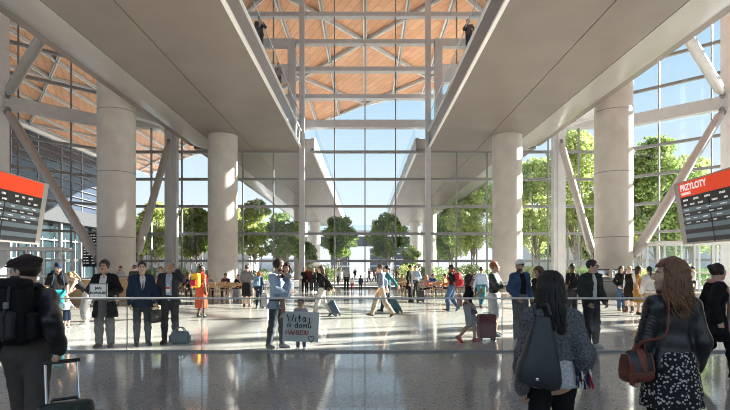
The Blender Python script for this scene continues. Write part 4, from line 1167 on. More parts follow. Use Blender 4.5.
# ------------------------------------------------------------------ luggage, bags, signs
def suitcase(label, loc, heading, size, m, tilt=0, handle=.45, group=None, soft=False):
    w_, d_, h = size
    o = empty('suitcase', loc); o.rotation_euler = (RAD(tilt), 0, RAD(heading)); o.rotation_mode = 'XYZ'; tag(o, label, 'suitcase', group)
    b = MB().bev((0, 0, .07 + h / 2), (w_, d_, h), min(.045, d_ * .25), seg=3); b.build('shell', m, o)
    if soft:
        MB().bev((0, -d_ / 2 - .012, .07 + h * .34), (w_ * .82, .05, h * .5), .02, seg=2).build('front_pocket', m, o)
        MB().bev((0, -d_ / 2 - .012, .07 + h * .80), (w_ * .82, .04, h * .26), .018, seg=2).build('front_pocket', m, o)
    else:
        for i in range(5): MB().bev((-w_ * .36 + i * w_ * .18, -d_ / 2, .07 + h / 2), (w_ * .05, .016, h * .8), .006).build('ridge', m, o)
    z = MB(); n = 20
    z.tube([(w_ / 2 + .003, 0, .12), (w_ / 2 + .003, 0, h), (w_ / 2 - .05, 0, h + .073), (-w_ / 2 + .05, 0, h + .073), (-w_ / 2 - .003, 0, h), (-w_ / 2 - .003, 0, .12)], .006, 6); z.build('zip', black, o)
    for x in (-1, 1):
        for y in (-1, 1):
            wz = MB(); wz.tube([(x * (w_ / 2 - .05) - .018, y * (d_ / 2 - .05), .035), (x * (w_ / 2 - .05) + .018, y * (d_ / 2 - .05), .035)], .035, 12); wh = wz.build('wheel', black, o)
            MB().box((x * (w_ / 2 - .05), y * (d_ / 2 - .05), .07), (.05, .05, .04)).build('fork', steel_d, wh)
    MB().tube([(-.09, 0, h + .065), (-.08, 0, h + .10), (.08, 0, h + .10), (.09, 0, h + .065)], .012, 8).build('grab_handle', black, o)
    if handle:
        hw = min(.11, w_ * .3); hd = MB(); top = h + .07 + handle
        hd.tube([(-hw, d_ / 2 - .04, h), (-hw, d_ / 2 - .04, top)], .010, 8); hd.tube([(hw, d_ / 2 - .04, h), (hw, d_ / 2 - .04, top)], .010, 8)
        hh = hd.build('telescopic_handle', chrome, o)
        MB().bev((0, d_ / 2 - .04, top), (hw * 2 + .04, .035, .03), .01).build('grip', black, hh)
    return o
def local_root(nm, k, label, cat, group=None):
    o = empty(nm); tag(o, label, cat, group); o.matrix_world = k.M; return o
def backpack(label, k, m, w_=.30, h=.44, d_=.17, zc=.30, m2=None, big=False):
    o = local_root('backpack', k, label, 'backpack'); T = k.T; R = k.Rt; m2 = m2 or m
    MB().bev(T(0, .135 + d_ / 2, zc), (w_, d_, h), min(.06, d_ * .35), M=R, seg=4).build('body', m, o)
    MB().bev(T(0, .135 + d_ + .03, zc - h * .16), (w_ * .78, .09, h * .46), .035, M=R, seg=3).build('front_pocket', m2, o)
    MB().bev(T(0, .135 + d_ * .55, zc + h / 2), (w_ * .92, d_ * 1.0, .09), .035, M=R, seg=3).build('top_flap', m, o)
    for s in (1, -1):
        MB().strap([T(s * .08, .17, zc + h * .38), T(s * .088, .09, .545), T(s * .095, .015, .552), T(s * .10, -.085, .48), T(s * .115, -.12, .36), T(s * .15, -.06, .18), T(s * .135, .15, zc - h * .36)], .019, 8).build('shoulder_strap', m2, o)
        if big:
            MB().bev(T(s * (w_ / 2 + .035), .135 + d_ / 2, zc - h * .18), (.08, d_ * .75, h * .45), .03, M=R, seg=3).build('side_pocket', m, o)
            st = MB().tube([T(s * .07, .135 + d_ + .012, zc + h * .46), T(s * .075, .145 + d_ + .02, zc + h * .2), T(s * .075, .145 + d_ + .085, zc - .02), T(s * .075, .145 + d_ + .06, zc - h * .4)], .010, 6); st.build('strap', black, o)
            MB().bev(T(s * .075, .155 + d_ + .03, zc + h * .16), (.035, .03, .05), .008, M=R).build('buckle', steel_d, o)
    MB().tube([T(-.04, .16, zc + h / 2 + .03), T(-.03, .16, zc + h / 2 + .055), T(.03, .16, zc + h / 2 + .055), T(.04, .16, zc + h / 2 + .03)], .010, 6).build('grab_loop', m2, o)
    return o
def shoulder_bag(label, k, c, size, m, strap, name='shoulder_bag', rz=0, strapm=None, flap=True):
    """c: bag centre in the wearer's frame; strap: points in the same frame"""
    o = local_root(name, k, label, 'bag'); c = Vector(c); M = Rz(rz)
    b = MB(); w_, d_, h = size
    b.bev(c, size, min(d_ * .35, .05), M=M, seg=3)
    for i, v in enumerate(b.v):      # fuller towards the base
        t = (v[2] - c.z) / h + .5; f_ = 1.12 - .25 * t; b.v[i] = (c.x + (v[0] - c.x) * f_, c.y + (v[1] - c.y) * f_, v[2])
    b.build('body', m, o)
    if flap: MB().bev(c + M @ Vector((0, d_ * .45, h * .18)), (w_ * .9, d_ * .25, h * .5), .012, M=M).build('flap', m, o)
    MB().strap(strap, .011, 8).build('strap', strapm or m, o)
    return o
def holdall(label, loc, rz, size, m):
    o = empty('holdall', loc, rz); tag(o, label, 'bag'); w_, d_, h = size; b = MB()
    b.bev((0, 0, h / 2), (w_, d_, h), .09, seg=4)
    for i, v in enumerate(b.v): t = v[2] / h; b.v[i] = (v[0] * (1.04 - .16 * t), v[1] * (1.05 - .4 * t), v[2])
    b.build('body', m, o)
    MB().tube([(-w_ * .45, 0, h * .98), (w_ * .45, 0, h * .98)], .008, 6).build('zip', steel_d, o)
    for s in (1, -1): MB().tube([(-.11, s * d_ * .36, h * .6), (-.10, s * d_ * .24, h * 1.05), (-.05, s * .04, h * 1.28), (.05, s * .04, h * 1.28), (.10, s * d_ * .24, h * 1.05), (.11, s * d_ * .36, h * .6)], .011, 8).build('handle', m, o)
    for s in (1, -1): MB().bev((s * w_ * .47, 0, h * .42), (.03, d_ * .6, h * .5), .012).build('end_pocket', m, o)
    return o
ink = mat('black_marker', (.02, .02, .02), .6); red_ink = mat('red_marker', (.55, .02, .06), .6); card = mat('white_card', (.90, .89, .87), .6, var=.02)
GLY = {'W': [[(0, 1), (.22, 0), (.45, .75), (.68, 0), (.9, 1)]], 'i': [[(.1, .62), (.1, .05), (.2, 0)], [(.1, .85), (.11, .88)]], 't': [[(.2, .95), (.2, .1), (.35, 0)], [(0, .62), (.4, .66)]],
       'a': [[(.5, .55), (.25, .65), (.05, .35), (.2, .0), (.45, .2), (.5, .6), (.5, .05), (.6, 0)]], 'j': [[(.25, .62), (.25, -.2), (.1, -.32), (0, -.2)], [(.25, .85), (.26, .88)]],
       'w': [[(0, .6), (.15, 0), (.32, .5), (.5, 0), (.66, .6)]], 'd': [[(.5, .5), (.25, .62), (.05, .3), (.2, 0), (.45, .15), (.5, 1), (.5, .05), (.62, 0)]], 'o': [[(.3, .62), (.05, .4), (.1, .05), (.35, 0), (.52, .3), (.3, .62)]],
       'm': [[(0, .6), (.03, 0), (.08, .5), (.25, .6), (.32, .0), (.38, .5), (.55, .6), (.62, .05), (.7, 0)]], 'u': [[(0, .6), (.03, .1), (.2, 0), (.4, .2), (.42, .6), (.44, .05), (.55, 0)]],
       'M': [[(0, 0), (.1, 1), (.38, .3), (.66, 1), (.76, 0)]], 'A': [[(0, 0), (.3, 1), (.6, 0)], [(.12, .38), (.5, .4)]], 'U': [[(0, 1), (.03, .25), (.25, 0), (.48, .2), (.52, 1)]],
       'S': [[(.5, .88), (.25, 1), (.05, .75), (.45, .4), (.4, .08), (.15, 0), (0, .15)]], 'I': [[(.1, 1), (.12, 0)]]}
def handwrite(b, s, x, z, hgt, r, mi, sp=.22):
    for ch in s:
        if ch == ' ': x += hgt * .45; continue
        wmax = 0
        for st in GLY[ch]:
            b.tube([(x + p[0] * hgt, -.010, z + p[1] * hgt) for p in st], r, 5, mi); wmax = max(wmax, max(p[0] for p in st))
        x += (wmax + sp) * hgt
    return x

# ------------------------------------------------------------------ people
def TOP(m, **k): return dict(dict(n='shirt', m=m, t='top', e=.012), **k)
def PANTS(m, **k): return dict(dict(n='trousers', m=m, t='pants'), **k)
def SHOES(m, **k): return dict(dict(n='shoe', m=m, t='shoes'), **k)
def LOOK(skin, hair, hairm, *wear, **k): return dict(skin=skin, hair=hair, hairm=hairm, wear=list(wear), **k)
STAND = dict(anl=(.115, .0, .085), anr=(-.105, -.02, .085))
def walk(a=.30, up_=1, **k):
    s = up_
    d = dict(pel=(0, -.02, .905), anl=(.075, -a * s, .09 if s > 0 else .15), anr=(-.075, a * s, .15 if s > 0 else .09), fpl=-8 if s > 0 else 38, fpr=38 if s > 0 else -8,
             wrl=(.24, .18 * s, .87), wrr=(-.24, -.20 * s, .90), ell=(.4, .8, -.3), elr=(-.4, .8, -.3), lean=4)
    d.update(k); return d
def sit(**k):
    d = dict(pel=(0, 0, .52), anl=(.11, -.42, .085), anr=(-.11, -.40, .085), wrl=(.14, -.36, .80), wrr=(-.14, -.36, .80), lean=10); d.update(k); return d
V_ = dict(neckline='v')
SUIT = lambda m, **k: dict(dict(n='jacket', m=m, t='top', e=.022, open=(.0, .055, .13), hem=-.14, collar=.014, neckline='v', wob=.003), **k)
OPENJ = lambda m, **k: dict(dict(n='jacket', m=m, t='top', e=.024, open=(.095, .065, -.5), hem=-.12, collar=.017, neckline='v'), **k)
CHIN = dict(curl=45, tang=25)

# --- nearest: three travellers with their backs to us
k = person('man in a dark flat cap and black leather jacket walking away with a big backpack', at(27, 4.0), 180, 1.73,
    dict(pel=(0, 0, .935), hyaw=72, wrl=(.30, -.02, .86), wrr=(-.315, .09, .985), handr=dict(curl=72, tang=10, palm=(1, .2, 0), dir=(0, .2, -1)), handl=dict(curl=40), anl=(.12, -.15, .085), anr=(-.10, .14, .1), fpr=12),
    LOOK(SK_L, 'short', H_DB, TOP(C_DG, e=.006, hem=.0), dict(n='jacket', m=LEA_B, t='top', e=.030, hem=.15, collar=.022, cuff=.004, wob=.006), PANTS(mat('cloth_dark_taupe', (.085, .072, .064), .85, bump=.15, bscale=120), e=.018, rise=.17, flare=.008), SHOES(SHO_B),
         hat=('flatcap', mat('cloth_tweed_plum', (.035, .022, .024), .9, var=.4, scale=60)), beard=False), 0)
backpack('large black backpack with buckled straps on the leather jacket man', k, C_BK, .33, .47, .17, .325, mat('cloth_webbing', (.03, .03, .032), .7), True)
hw = k.W(k.hand[-1])
sc_ = suitcase('dark olive trolley suitcase pulled by the man in the flat cap', (-2.13, 3.60, 0), 38, (.37, .24, .56), mat('olive_shell', (.022, .032, .022), .35, bump=.1), -20, .33)
st = MB(); st.tube([k.W(k.T(.20, .0, .10)), k.W(k.T(.29, .03, .0)), k.W(k.T(.30, .04, -.20)), k.W(k.T(.285, .05, -.42))], .018, 8)
tag(st.build('hanging_strap', LEA_B), 'long black strap hanging beside the flat cap man at the left edge', 'strap')

tweed = mat('cloth_herringbone', (.13, .135, .15), .9, var=.85, scale=90, bump=.4, bscale=160)
k = person('woman with long black hair in a grey herringbone jacket, seen from behind at the balustrade', at(552, 3.4), 180, 1.60,
    dict(pel=(0, 0, .935), lean=4, wrl=(.225, .02, .87), wrr=(-.215, -.08, .90), elr=(-.4, .8, -.4), handl=dict(curl=50), handr=dict(curl=45), anl=(.11, .05, .085), anr=(-.10, -.08, .085)),
    LOOK(SK_M, None, H_BK, TOP(C_BK, e=.006), dict(n='jumper', m=mat('cloth_silver_knit', (.58, .58, .58), .8, var=.35, scale=70, bump=.3, bscale=120), t='top', e=.021, hem=-.06, sleeve=0, flare=.0), dict(n='jacket', m=tweed, t='top', e=.029, hem=.14, sleeve=1.0, collar=.02, wob=.006),
         PANTS(C_BK, e=.008, rise=.02), SHOES(SHO_B)), 0, fem=True)
def strands(k, m, n, length, wave, r0, seed, name='hair', spread_=.10, cover=.55):
    rng = np.random.default_rng(seed); b = MB(); s = k.hs * .97
    F = hair_field('long', True)
    for i in range(n):
        az = rng.uniform(-2.15, 2.15); el_ = rng.uniform(.25, 1.25)       # az 0 = straight back
        p0 = Vector((math.sin(az) * math.cos(el_) * .088, .018 + math.cos(az) * math.cos(el_) * .108, .036 + math.sin(el_) * .104))
        rad = Vector((math.sin(az), math.cos(az), 0)); L_ = length * rng.uniform(.7, 1.08); ph = rng.uniform(0, 6.28); pts = []; rs = []
        p1 = Vector((math.sin(az) * .10, .02 + math.cos(az) * .118, -.01))
        nn = 11
        for j in range(nn + 1):
            t = j / nn
            if t < .3: q = p0.lerp(p1, t / .3); q = Vector((q.x, q.y - .018, q.z - .036)); 
            if t < .3:
                q = p0.lerp(p1, t / .3); o_ = Vector((q.x / .09, (q.y - .018) / .112, (q.z - .036) / .107)); l_ = max(o_.length, .01)
                q = Vector((.09 * o_.x / l_, .018 + .112 * o_.y / l_, .036 + .107 * o_.z / l_)) if l_ < 1 else q
            else:
                u = (t - .3) / .7; q = p1 + Vector((math.sin(az) * .012 - p1.x * cover * u * (.4 if wave > .01 else .7), spread_ * .25 * u * max(0, math.cos(az)), -L_ * u))
                a_ = u * 8 + ph; q += Vector((math.cos(a_) * wave * u, math.sin(a_) * wave * u, 0))
            pts.append(k.Mh @ (q * s)); rs.append(r0 * (1 if t < .8 else (1 - t) / .2 * .7 + .3) * rng.uniform(.9, 1.1))
        b.tube(pts, rs, 6)
    base = MB(); b.build(name, m, k.root)
def cap_hair(k, m, style='long'):
    v, f = hair_field(style, True).mesh(.0055); o = np_obj('hair', [(*xf((v, f), k.Mh, k.hs * .97), 0)], m, k.root)
cap_hair(k, H_BK); strands(k, H_BK, 130, .27, .010, .0075, 3, 'hair_strands')
# fringe of coloured tassels below the jacket hem, on her right
tas = empty('tasselled_scarf'); tag(tas, 'red white and blue tasselled scarf end hanging below the herringbone jacket', 'scarf'); tas.matrix_world = k.M
rng = np.random.default_rng(9); tm = [C_RD, C_WH, C_NV]
MB().tube([k.T(-.13, -.02, .12), k.T(-.19, .04, .06), k.T(-.20, .07, .02)], [.012, .016, .014], 8).build('scarf_end', C_NV, tas)
for i in range(34):
    x, y, z = -.20 + rng.uniform(-.06, .06), .075 + rng.uniform(-.05, .05), rng.uniform(-.04, .07)
    MB().tube([k.T(x * .98, y, z + .03), k.T(x, y, z), k.T(x + rng.uniform(-.01, .01), y, z - .03)], [.003, .0085, .006], 6).build('tassel', tm[int(rng.integers(0, 3))], tas)
bagm = mat('slate_leather', (.030, .036, .046), .38, var=.15, bump=.15, bscale=80)
tote = empty('tote_bag'); tag(tote, 'large slate blue leather tote bag on the herringbone jacket woman\'s shoulder', 'bag'); tote.matrix_world = k.M
b = MB(); c0 = Vector((.165, .215, 1.155))
prof = [(.055, .26, .030), (.080, .15, .045), (.10, .08, .06), (.12, 0, .07), (.145, -.09, .08), (.155, -.17, .08), (.145, -.215, .065), (.10, -.23, .04)]
n = 20
for (hw_, z, hd_) in prof:
    for j in range(n):
        a = 2 * PI * j / n; ca, sa = math.cos(a), math.sin(a)
        b.v.append((c0.x + abs(ca) ** .5 * math.copysign(hw_, ca) + (-.02 + .12 * (.17 - z)) * .55, c0.y + abs(sa) ** .6 * math.copysign(hd_, sa), c0.z + z + .03 * ca * (1 if z < 0 else .2)))
for i in range(len(prof) - 1):
    for j in range(n): b.f.append((i * n + j, i * n + (j + 1) % n, (i + 1) * n + (j + 1) % n, (i + 1) * n + j))
b.f.append(tuple(range(n))); b.f.append(tuple(range((len(prof) - 1) * n, len(prof) * n))); b.mi = [0] * len(b.f); b.sm = [True] * len(b.f)
b.build('body', bagm, tote)
for dx in (-.055, .055): MB().strap([(c0.x - .02 + dx, c0.y, c0.z + .27), (c0.x - .035 + dx * .8, c0.y - .08, c0.z + .34), k.T(.125, .06, .525), k.T(.12, -.0, .535), k.T(.12, -.08, .48), (c0.x - .04 + dx, c0.y - .30, c0.z + .16)], .011, 8).build('strap', bagm, tote)
MB().bev((c0.x + .05, c0.y + .086, c0.z - .16), (.022, .01, .022), .004).build('stud', chrome, tote)

floral = bpy.data.materials.new('cloth_floral'); floral.use_nodes = True; nt = floral.node_tree; N = nt.nodes; L = nt.links
tc = N.new('ShaderNodeTexCoord'); vo = N.new('ShaderNodeTexVoronoi'); vo.inputs['Scale'].default_value = 42; L.new(tc.outputs['Object'], vo.inputs['Vector'])
ns = N.new('ShaderNodeTexNoise'); ns.inputs['Scale'].default_value = 95; L.new(tc.outputs['Object'], ns.inputs['Vector'])
ad = N.new('ShaderNodeMath'); ad.operation = 'MULTIPLY_ADD'; L.new(ns.outputs['Fac'], ad.inputs[0]); ad.inputs[1].default_value = .35; L.new(vo.outputs['Distance'], ad.inputs[2])
rp = N.new('ShaderNodeValToRGB'); rp.color_ramp.interpolation = 'CONSTANT'; e = rp.color_ramp.elements; e[0].color = (.55, .54, .52, 1); e[1].position = .54; e[1].color = (.012, .012, .015, 1)
L.new(ad.outputs[0], rp.inputs[0]); L.new(rp.outputs[0], N['Principled BSDF'].inputs['Base Color']); N['Principled BSDF'].inputs['Roughness'].default_value = .85
k = person('woman with wavy chestnut hair in a black leather jacket and floral skirt, seen from behind', at(672, 3.7), 180, 1.69,
    dict(pel=(0, 0, .935), hyaw=68, hpitch=-4, twist=4, wrl=(.265, -.04, .86), wrr=(-.225, -.06, .875), ell=(.5, .8, -.3), elr=(-.25, 1, -.2), handl=dict(curl=48), handr=dict(curl=45), anl=(.10, -.05, .085), anr=(-.10, .06, .085)),
    LOOK(SK_L, None, H_LB, dict(n='tights', m=C_BK, t='pants', e=.002, flare=0), dict(n='skirt', m=floral, t='skirt', z0=.10, z1=-.33, r0=.135, r1=.225, pleat=.010), TOP(C_BK, e=.006), dict(n='jacket', m=LEA_B, t='top', e=.021, hem=-.05, collar=.020, flare=.03, wob=.003), SHOES(SHO_B, boot=.5)), 0, fem=True)
cap_hair(k, H_LB, 'wavy'); strands(k, H_LB, 170, .27, .032, .0080, 8, 'hair_strands', .10, .25)
# quilted ribs on the jacket's left upper sleeve
qb = MB()
for i in range(9):
    t = .12 + i * .09; p = k.sh[1].lerp(k.el[1], t); d = (k.el[1] - k.sh[1]).normalized(); r_ = .076 - .011 * t
    u = d.orthogonal().normalized(); w_ = d.cross(u); qb.tube([p + (u * math.cos(a) + w_ * math.sin(a)) * r_ for a in np.linspace(0, 2 * PI, 17)], .0045, 6)
qb.build('quilted_sleeve', LEA_B, k.root)
hb_ = empty('handbag'); tag(hb_, 'brown and navy leather crossbody handbag at the floral skirt woman\'s hip', 'bag'); hb_.matrix_world = k.M
c = Vector((.325, .10, .945)); M_ = Rz(.35)
def loft_bag(prof, c, M, n=28, px=.55, py=.6):
    b = MB()
    for (hw_, z, hd_) in prof:
        for j in range(n):
            a = 2 * PI * j / n; ca, sa = math.cos(a), math.sin(a)
            b.v.append(tuple(Vector(c) + M @ Vector((abs(ca) ** px * math.copysign(hw_, ca), abs(sa) ** py * math.copysign(hd_, sa), z))))
    for i in range(len(prof) - 1):
        for j in range(n): b.f.append((i * n + j, i * n + (j + 1) % n, (i + 1) * n + (j + 1) % n, (i + 1) * n + j))
    b.f += [tuple(range(n)), tuple(range((len(prof) - 1) * n, len(prof) * n))]; b.mi = [0] * len(b.f); b.sm = [True] * len(b.f); return b
loft_bag([(.05, .115, .012), (.085, .105, .03), (.105, .06, .052), (.122, .0, .066), (.13, -.06, .072), (.125, -.10, .068), (.10, -.118, .05)], c, M_).build('body', bagm, hb_)
loft_bag([(.131, -.045, .072), (.136, -.06, .077), (.131, -.102, .073), (.104, -.123, .053)], c, M_).build('base_panel', LEA_R, hb_)
loft_bag([(.035, .118, .02), (.042, .09, .048), (.046, .02, .068), (.042, -.03, .074), (.02, -.05, .075)], c + M_ @ Vector((0, .008, 0)), M_).build('front_flap', LEA_R, hb_)
for sx_ in (-1, 1): loft_bag([(.012, .085, .03), (.016, .03, .05), (.016, -.05, .062)], c + M_ @ Vector((sx_ * .112, 0, 0)), M_).build('side_panel', LEA_R, hb_)
MB().tube([c + M_ @ Vector((-.06, .02, .09)), c + M_ @ Vector((-.045, .03, .16)), c + M_ @ Vector((.045, .03, .16)), c + M_ @ Vector((.06, .02, .09))], .008, 6).build('handle', LEA_R, hb_)
MB().strap([c + Vector((.03, .0, .08)), c + Vector((-.02, .05, .18)), k.T(.165, .155, .22), k.T(.12, .14, .36), k.T(.095, .105, .49), k.T(.085, .02, .535), k.T(.09, -.10, .45), k.T(.15, -.15, .20), c + Vector((-.06, -.06, .08))], .010, 8).build('strap', LEA_R, hb_)
for i in range(6): MB().tube([c + M_ @ Vector((.09 + .006 * i, .06, .02)), c + M_ @ Vector((.10 + .008 * i, .075, -.05)), c + M_ @ Vector((.10 + .009 * i, .07, -.13))], .005, 5).build('fringe', LEA_R, hb_)

k = person('woman in a black coat with a long pink scarf and headphones walking to the right', at(713, 7.4), 78, 1.73, walk(.24, -1, hyaw=10, wrr=(-.235, .02, .87), wrl=(.24, -.1, .88)),
    LOOK(SK_L, 'bun', H_DB, TOP(C_BK, e=.006), dict(n='tights', m=C_BK, t='pants', e=.002, flare=0), dict(n='skirt', m=C_BK, t='skirt', z0=.08, z1=-.36, r0=.13, r1=.19, pleat=.012), dict(n='coat', m=C_BK, t='top', e=.030, hem=-.26, flare=.03, collar=.016),
         dict(n='scarf', m=C_PK, t='scarf', e=0, ends=(-1, 1), len=-.22), SHOES(SHO_B, boot=.32), headphones=True), 1, fem=True)

# --- behind the balustrade, from left to right
k = person('moustached man in an open black coat holding a framed name sign', at(105, 10.3), 4, 1.80, dict(STAND, wrl=(.13, -.215, 1.055), wrr=(-.13, -.215, 1.055), ell=(.8, .3, -.6), elr=(-.8, .3, -.6), handl=dict(curl=70, dir=(-.5, -.3, .6), palm=(0, .6, 0)), handr=dict(curl=70, dir=(.5, -.3, .6), palm=(0, .6, 0))),
    LOOK(SK_M, 'full', H_DB, TOP(C_WH, e=.010, neckline='v'), OPENJ(C_BK, hem=-.34, flare=.03), PANTS(C_GY, e=.022, flare=.012), SHOES(SHO_N)), 1)
F = Field(); F.cap((-.020, -.098, -.046), (.020, -.098, -.046), .0085, k=.01); v, f = F.mesh(.006); np_obj('moustache', [(*xf((v, f), k.Mh, k.hs * .97), 0)], H_DB, k.root)
o = empty('name_sign', k.W((0, -.285, 1.13)), RAD(4)); tag(o, 'small framed white name sign held by the man in the black coat', 'sign')
MB().box((0, 0, 0), (.33, .012, .28)).build('card', card, o)
fr = MB()
for x in (-1, 1): fr.box((x * .165, -.004, 0), (.02, .024, .30))
for z in (-1, 1): fr.box((0, -.004, z * .14), (.35, .024, .02))
fr.build('frame', steel_d, o)
RX = Matrix.Rotation(PI / 2, 4, 'X')
text('lettering', 'JAN', .075, ink, o, Matrix.Translation((0, -.008, .03)) @ RX, .001, 'CENTER', .003)
text('lettering', 'KOWALSKI', .062, ink, o, Matrix.Translation((0, -.008, -.06)) @ RX, .001, 'CENTER', .003)

k = person('smiling man in a navy blue suit carrying a dark briefcase', at(142, 10.5), 32, 1.78, dict(STAND, hyaw=-8, wrl=(.25, -.10, .88), wrr=(-.23, -.05, .86), handl=dict(curl=65, palm=(-1, 0, 0))),
    LOOK(SK_L, 'short', H_DB, TOP(C_WH, e=.010, **V_), dict(n='tie', m=C_NV, t='tie'), SUIT(C_NV), PANTS(mat('cloth_slate', (.06, .065, .075), .85, bump=.1)), SHOES(SHO_B)), 1)
w0 = k.W(k.hand[1]); o = empty('briefcase', (w0.x, w0.y, w0.z - .36), RAD(62)); tag(o, 'dark briefcase hanging from the hand of the man in the navy suit', 'bag')
MB().bev((0, 0, .14), (.30, .09, .28), .03, seg=3).build('body', LEA_B, o); MB().tube([(-.08, 0, .28), (-.07, 0, .345), (.07, 0, .345), (.08, 0, .28)], .012, 8).build('handle', LEA_B, o); MB().bev((0, -.052, .19), (.28, .015, .16), .006).build('flap', LEA_B, o); MB().bev((0, -.062, .13), (.04, .012, .03), .004).build('clasp', chrome, o)
k = person('grey haired man in a dark suit with a badge talking on a phone', at(170, 10.8), 8, 1.82, dict(STAND, wrl=(.165, -.10, 1.50), ell=(.55, -.35, -1), wrr=(-.24, -.03, .87), handl=dict(curl=45, dir=(-.25, .05, 1), palm=(-1, .1, 0)), hroll=4),
    LOOK(SK_M, 'buzz', H_GR, TOP(C_SB, e=.010, **V_), SUIT(C_DG, open=(.05, .06, -.2)), PANTS(C_DG), SHOES(SHO_B), dict(n='lanyard', m=C_WH, t='badge')), 1)
o = empty('mobile_phone', k.W(k.head + k.Rh @ Vector((.105, -.01, -.01))), RAD(8)); tag(o, 'dark mobile phone held to the ear of the grey haired man', 'phone'); o.rotation_euler = (RAD(-12), 0, RAD(98))
MB().bev((0, 0, 0), (.07, .010, .145), .004).build('case', black, o); MB().box((0, -.0055, 0), (.062, .002, .132)).build('screen', mat('phone_screen', (.04, .06, .09), .1), o)
holdall('grey blue leather holdall on the floor beside the man on the phone', at(180, 10.75), .1, (.43, .24, .27), mat('greyblue_leather', (.10, .14, .18), .4, bump=.15))
k = person('woman with her hair in a bun in a coral red dress, seen from behind', at(201, 16.5), 150, 1.74, dict(STAND, hyaw=-30, wrl=(.2, -.2, 1.0)),
    LOOK(SK_D, 'topbun', H_BK, dict(n='dress', m=C_OR, t='skirt', z0=.2, z1=-.62, r0=.13, r1=.22, pleat=.012), dict(n='bodice', m=C_OR, t='top', e=.012, sleeve=.12, hem=.05), SHOES(SHO_B)), 2, fem=True)
backpack('yellow and maroon backpack on the woman in the coral dress', k, C_YE, .32, .42, .17, .27, C_RD)

k = person('father in a pale blue shirt cradling a little girl in his arms', at(277, 10.1), 66, 1.82, dict(STAND, wrl=(.02, -.32, 1.17), wrr=(-.10, -.34, 1.08), ell=(.8, .2, -.7), elr=(-.8, .2, -.7), hyaw=6, hpitch=8, handl=dict(curl=35, dir=(-.9, -.1, .2), palm=(0, .6, .8)), handr=dict(curl=35, dir=(.9, -.1, .1), palm=(0, .6, .8)), anl=(.10, -.06, .085), anr=(-.10, .12, .085)),
    LOOK(SK_M, 'full', H_DB, TOP(C_SB, e=.020, hem=-.16, flare=.02, collar=.014, sleeve=.9, wob=.006), PANTS(mat('cloth_steel_grey', (.085, .10, .115), .85, bump=.15), e=.018), SHOES(SHO_G), beard=True), 1)
dressm = mat('cloth_blue_print', (.30, .38, .48), .85, var=.75, scale=45)
g = person('little girl in a blue printed dress carried in her father\'s arms', (wx(289.5, 10.0), 9.98, .615), -52, 1.10, dict(pel=(0, 0, .935), lean=12, anl=(.10, -.24, .20), anr=(-.08, -.18, .16), fpl=30, fpr=30, wrl=(.20, -.34, 1.42), wrr=(-.02, -.36, 1.40), ell=(.7, .1, -.4), elr=(-.7, .1, -.4), hyaw=50, hroll=8, hpitch=0),
    LOOK(SK_M, 'wavy', H_DB, dict(n='dress', m=dressm, t='skirt', z0=.22, z1=-.30, r0=.14, r1=.23, pleat=.012), dict(n='bodice', m=dressm, t='top', e=.014, sleeve=.3, hem=.1), SHOES(SHO_W)), 1, fem=True, hs=1.38)
k = person('small child standing behind a big handmade welcome sign', at(301, 9.98), 0, 1.00, dict(STAND, wrl=(.42, -.20, .92), wrr=(-.42, -.20, .92), handl=dict(curl=60, dir=(-.2, -.9, .1), palm=(-1, 0, 0)), handr=dict(curl=60, dir=(.2, -.9, .1), palm=(1, 0, 0))),
    LOOK(SK_L, 'short', H_BR, TOP(C_LG, e=.014), PANTS(C_BL, e=.018), SHOES(SHO_W)), 1, hs=1.50)
o = empty('welcome_sign', (wx(301, 9.85), 9.82, .465)); o.rotation_euler = (RAD(-2), RAD(2), 0); tag(o, 'white handmade card reading Witaj w domu MAMUSIU with a heart, held by the small child', 'sign')
MB().box((0, 0, 0), (.70, .012, .585)).build('card', card, o)
b = MB(); handwrite(b, 'Witaj', -.27, .10, .135, .0115, 0); handwrite(b, 'w domu', -.27, -.02, .115, .0105, 0, .17); b.build('lettering', ink, o)
b = MB(); handwrite(b, 'MAMUSIU', -.29, -.155, .088, .0105, 0, .20); b.build('lettering', red_ink, o)
b = MB(); b.tube([(.215 + .055 * math.sin(t) ** 3, -.010, -.225 + .0045 * (13 * math.cos(t) - 5 * math.cos(2 * t) - 2 * math.cos(3 * t) - math.cos(4 * t))) for t in np.linspace(0, 2 * PI, 22)], .008, 5); b.build('heart', ink, o)

k = person('woman in a black jacket and white trousers wheeling a blue case to the left', at(323, 17.0), -88, 1.76, walk(.28, 1, wrr=(-.2, .22, .86), wrl=(.26, .34, .92), handl=dict(curl=65)),
    LOOK(SK_L, 'bob', H_BR, TOP(C_WH, e=.008), OPENJ(C_BK, hem=-.06), PANTS(mat('cloth_cream', (.55, .53, .48), .85), e=.022, flare=.02), SHOES(SHO_B, boot=.2)), 2, fem=True)
suitcase('steel blue hard suitcase pulled by the woman in white trousers', at(338.2, 17.0), -88, (.36, .24, .50), mat('steelblue_shell', (.045, .085, .12), .35), 26, .34)
shoulder_bag('small black shoulder bag at the hip of the woman in white trousers', k, (.20, .12, .98), (.22, .1, .2), C_BK, [(.2, .12, 1.07), (.17, .08, 1.3), (.11, .02, 1.48)])
k = person('man in a blue shirt and khaki trousers striding to the left', at(382, 16.7), -86, 1.80, walk(.33, -1, hpitch=4), LOOK(SK_L, 'short', H_BR, TOP(mat('cloth_chambray', (.17, .22, .29), .85, bump=.1), e=.014, sleeve=.7, hem=-.02, collar=.012), PANTS(C_KH, e=.020, flare=.012), SHOES(SHO_N)), 2)
k = person('man in a teal shirt wheeling a teal case, just behind the khaki trousers', at(388.5, 18.8), -88, 1.78, walk(.26, 1, wrl=(.25, .34, .9), handl=dict(curl=65)), LOOK(SK_M, 'short', H_BK, TOP(C_TE, e=.016, hem=-.1), PANTS(C_NV, e=.018), SHOES(SHO_B)), 2)
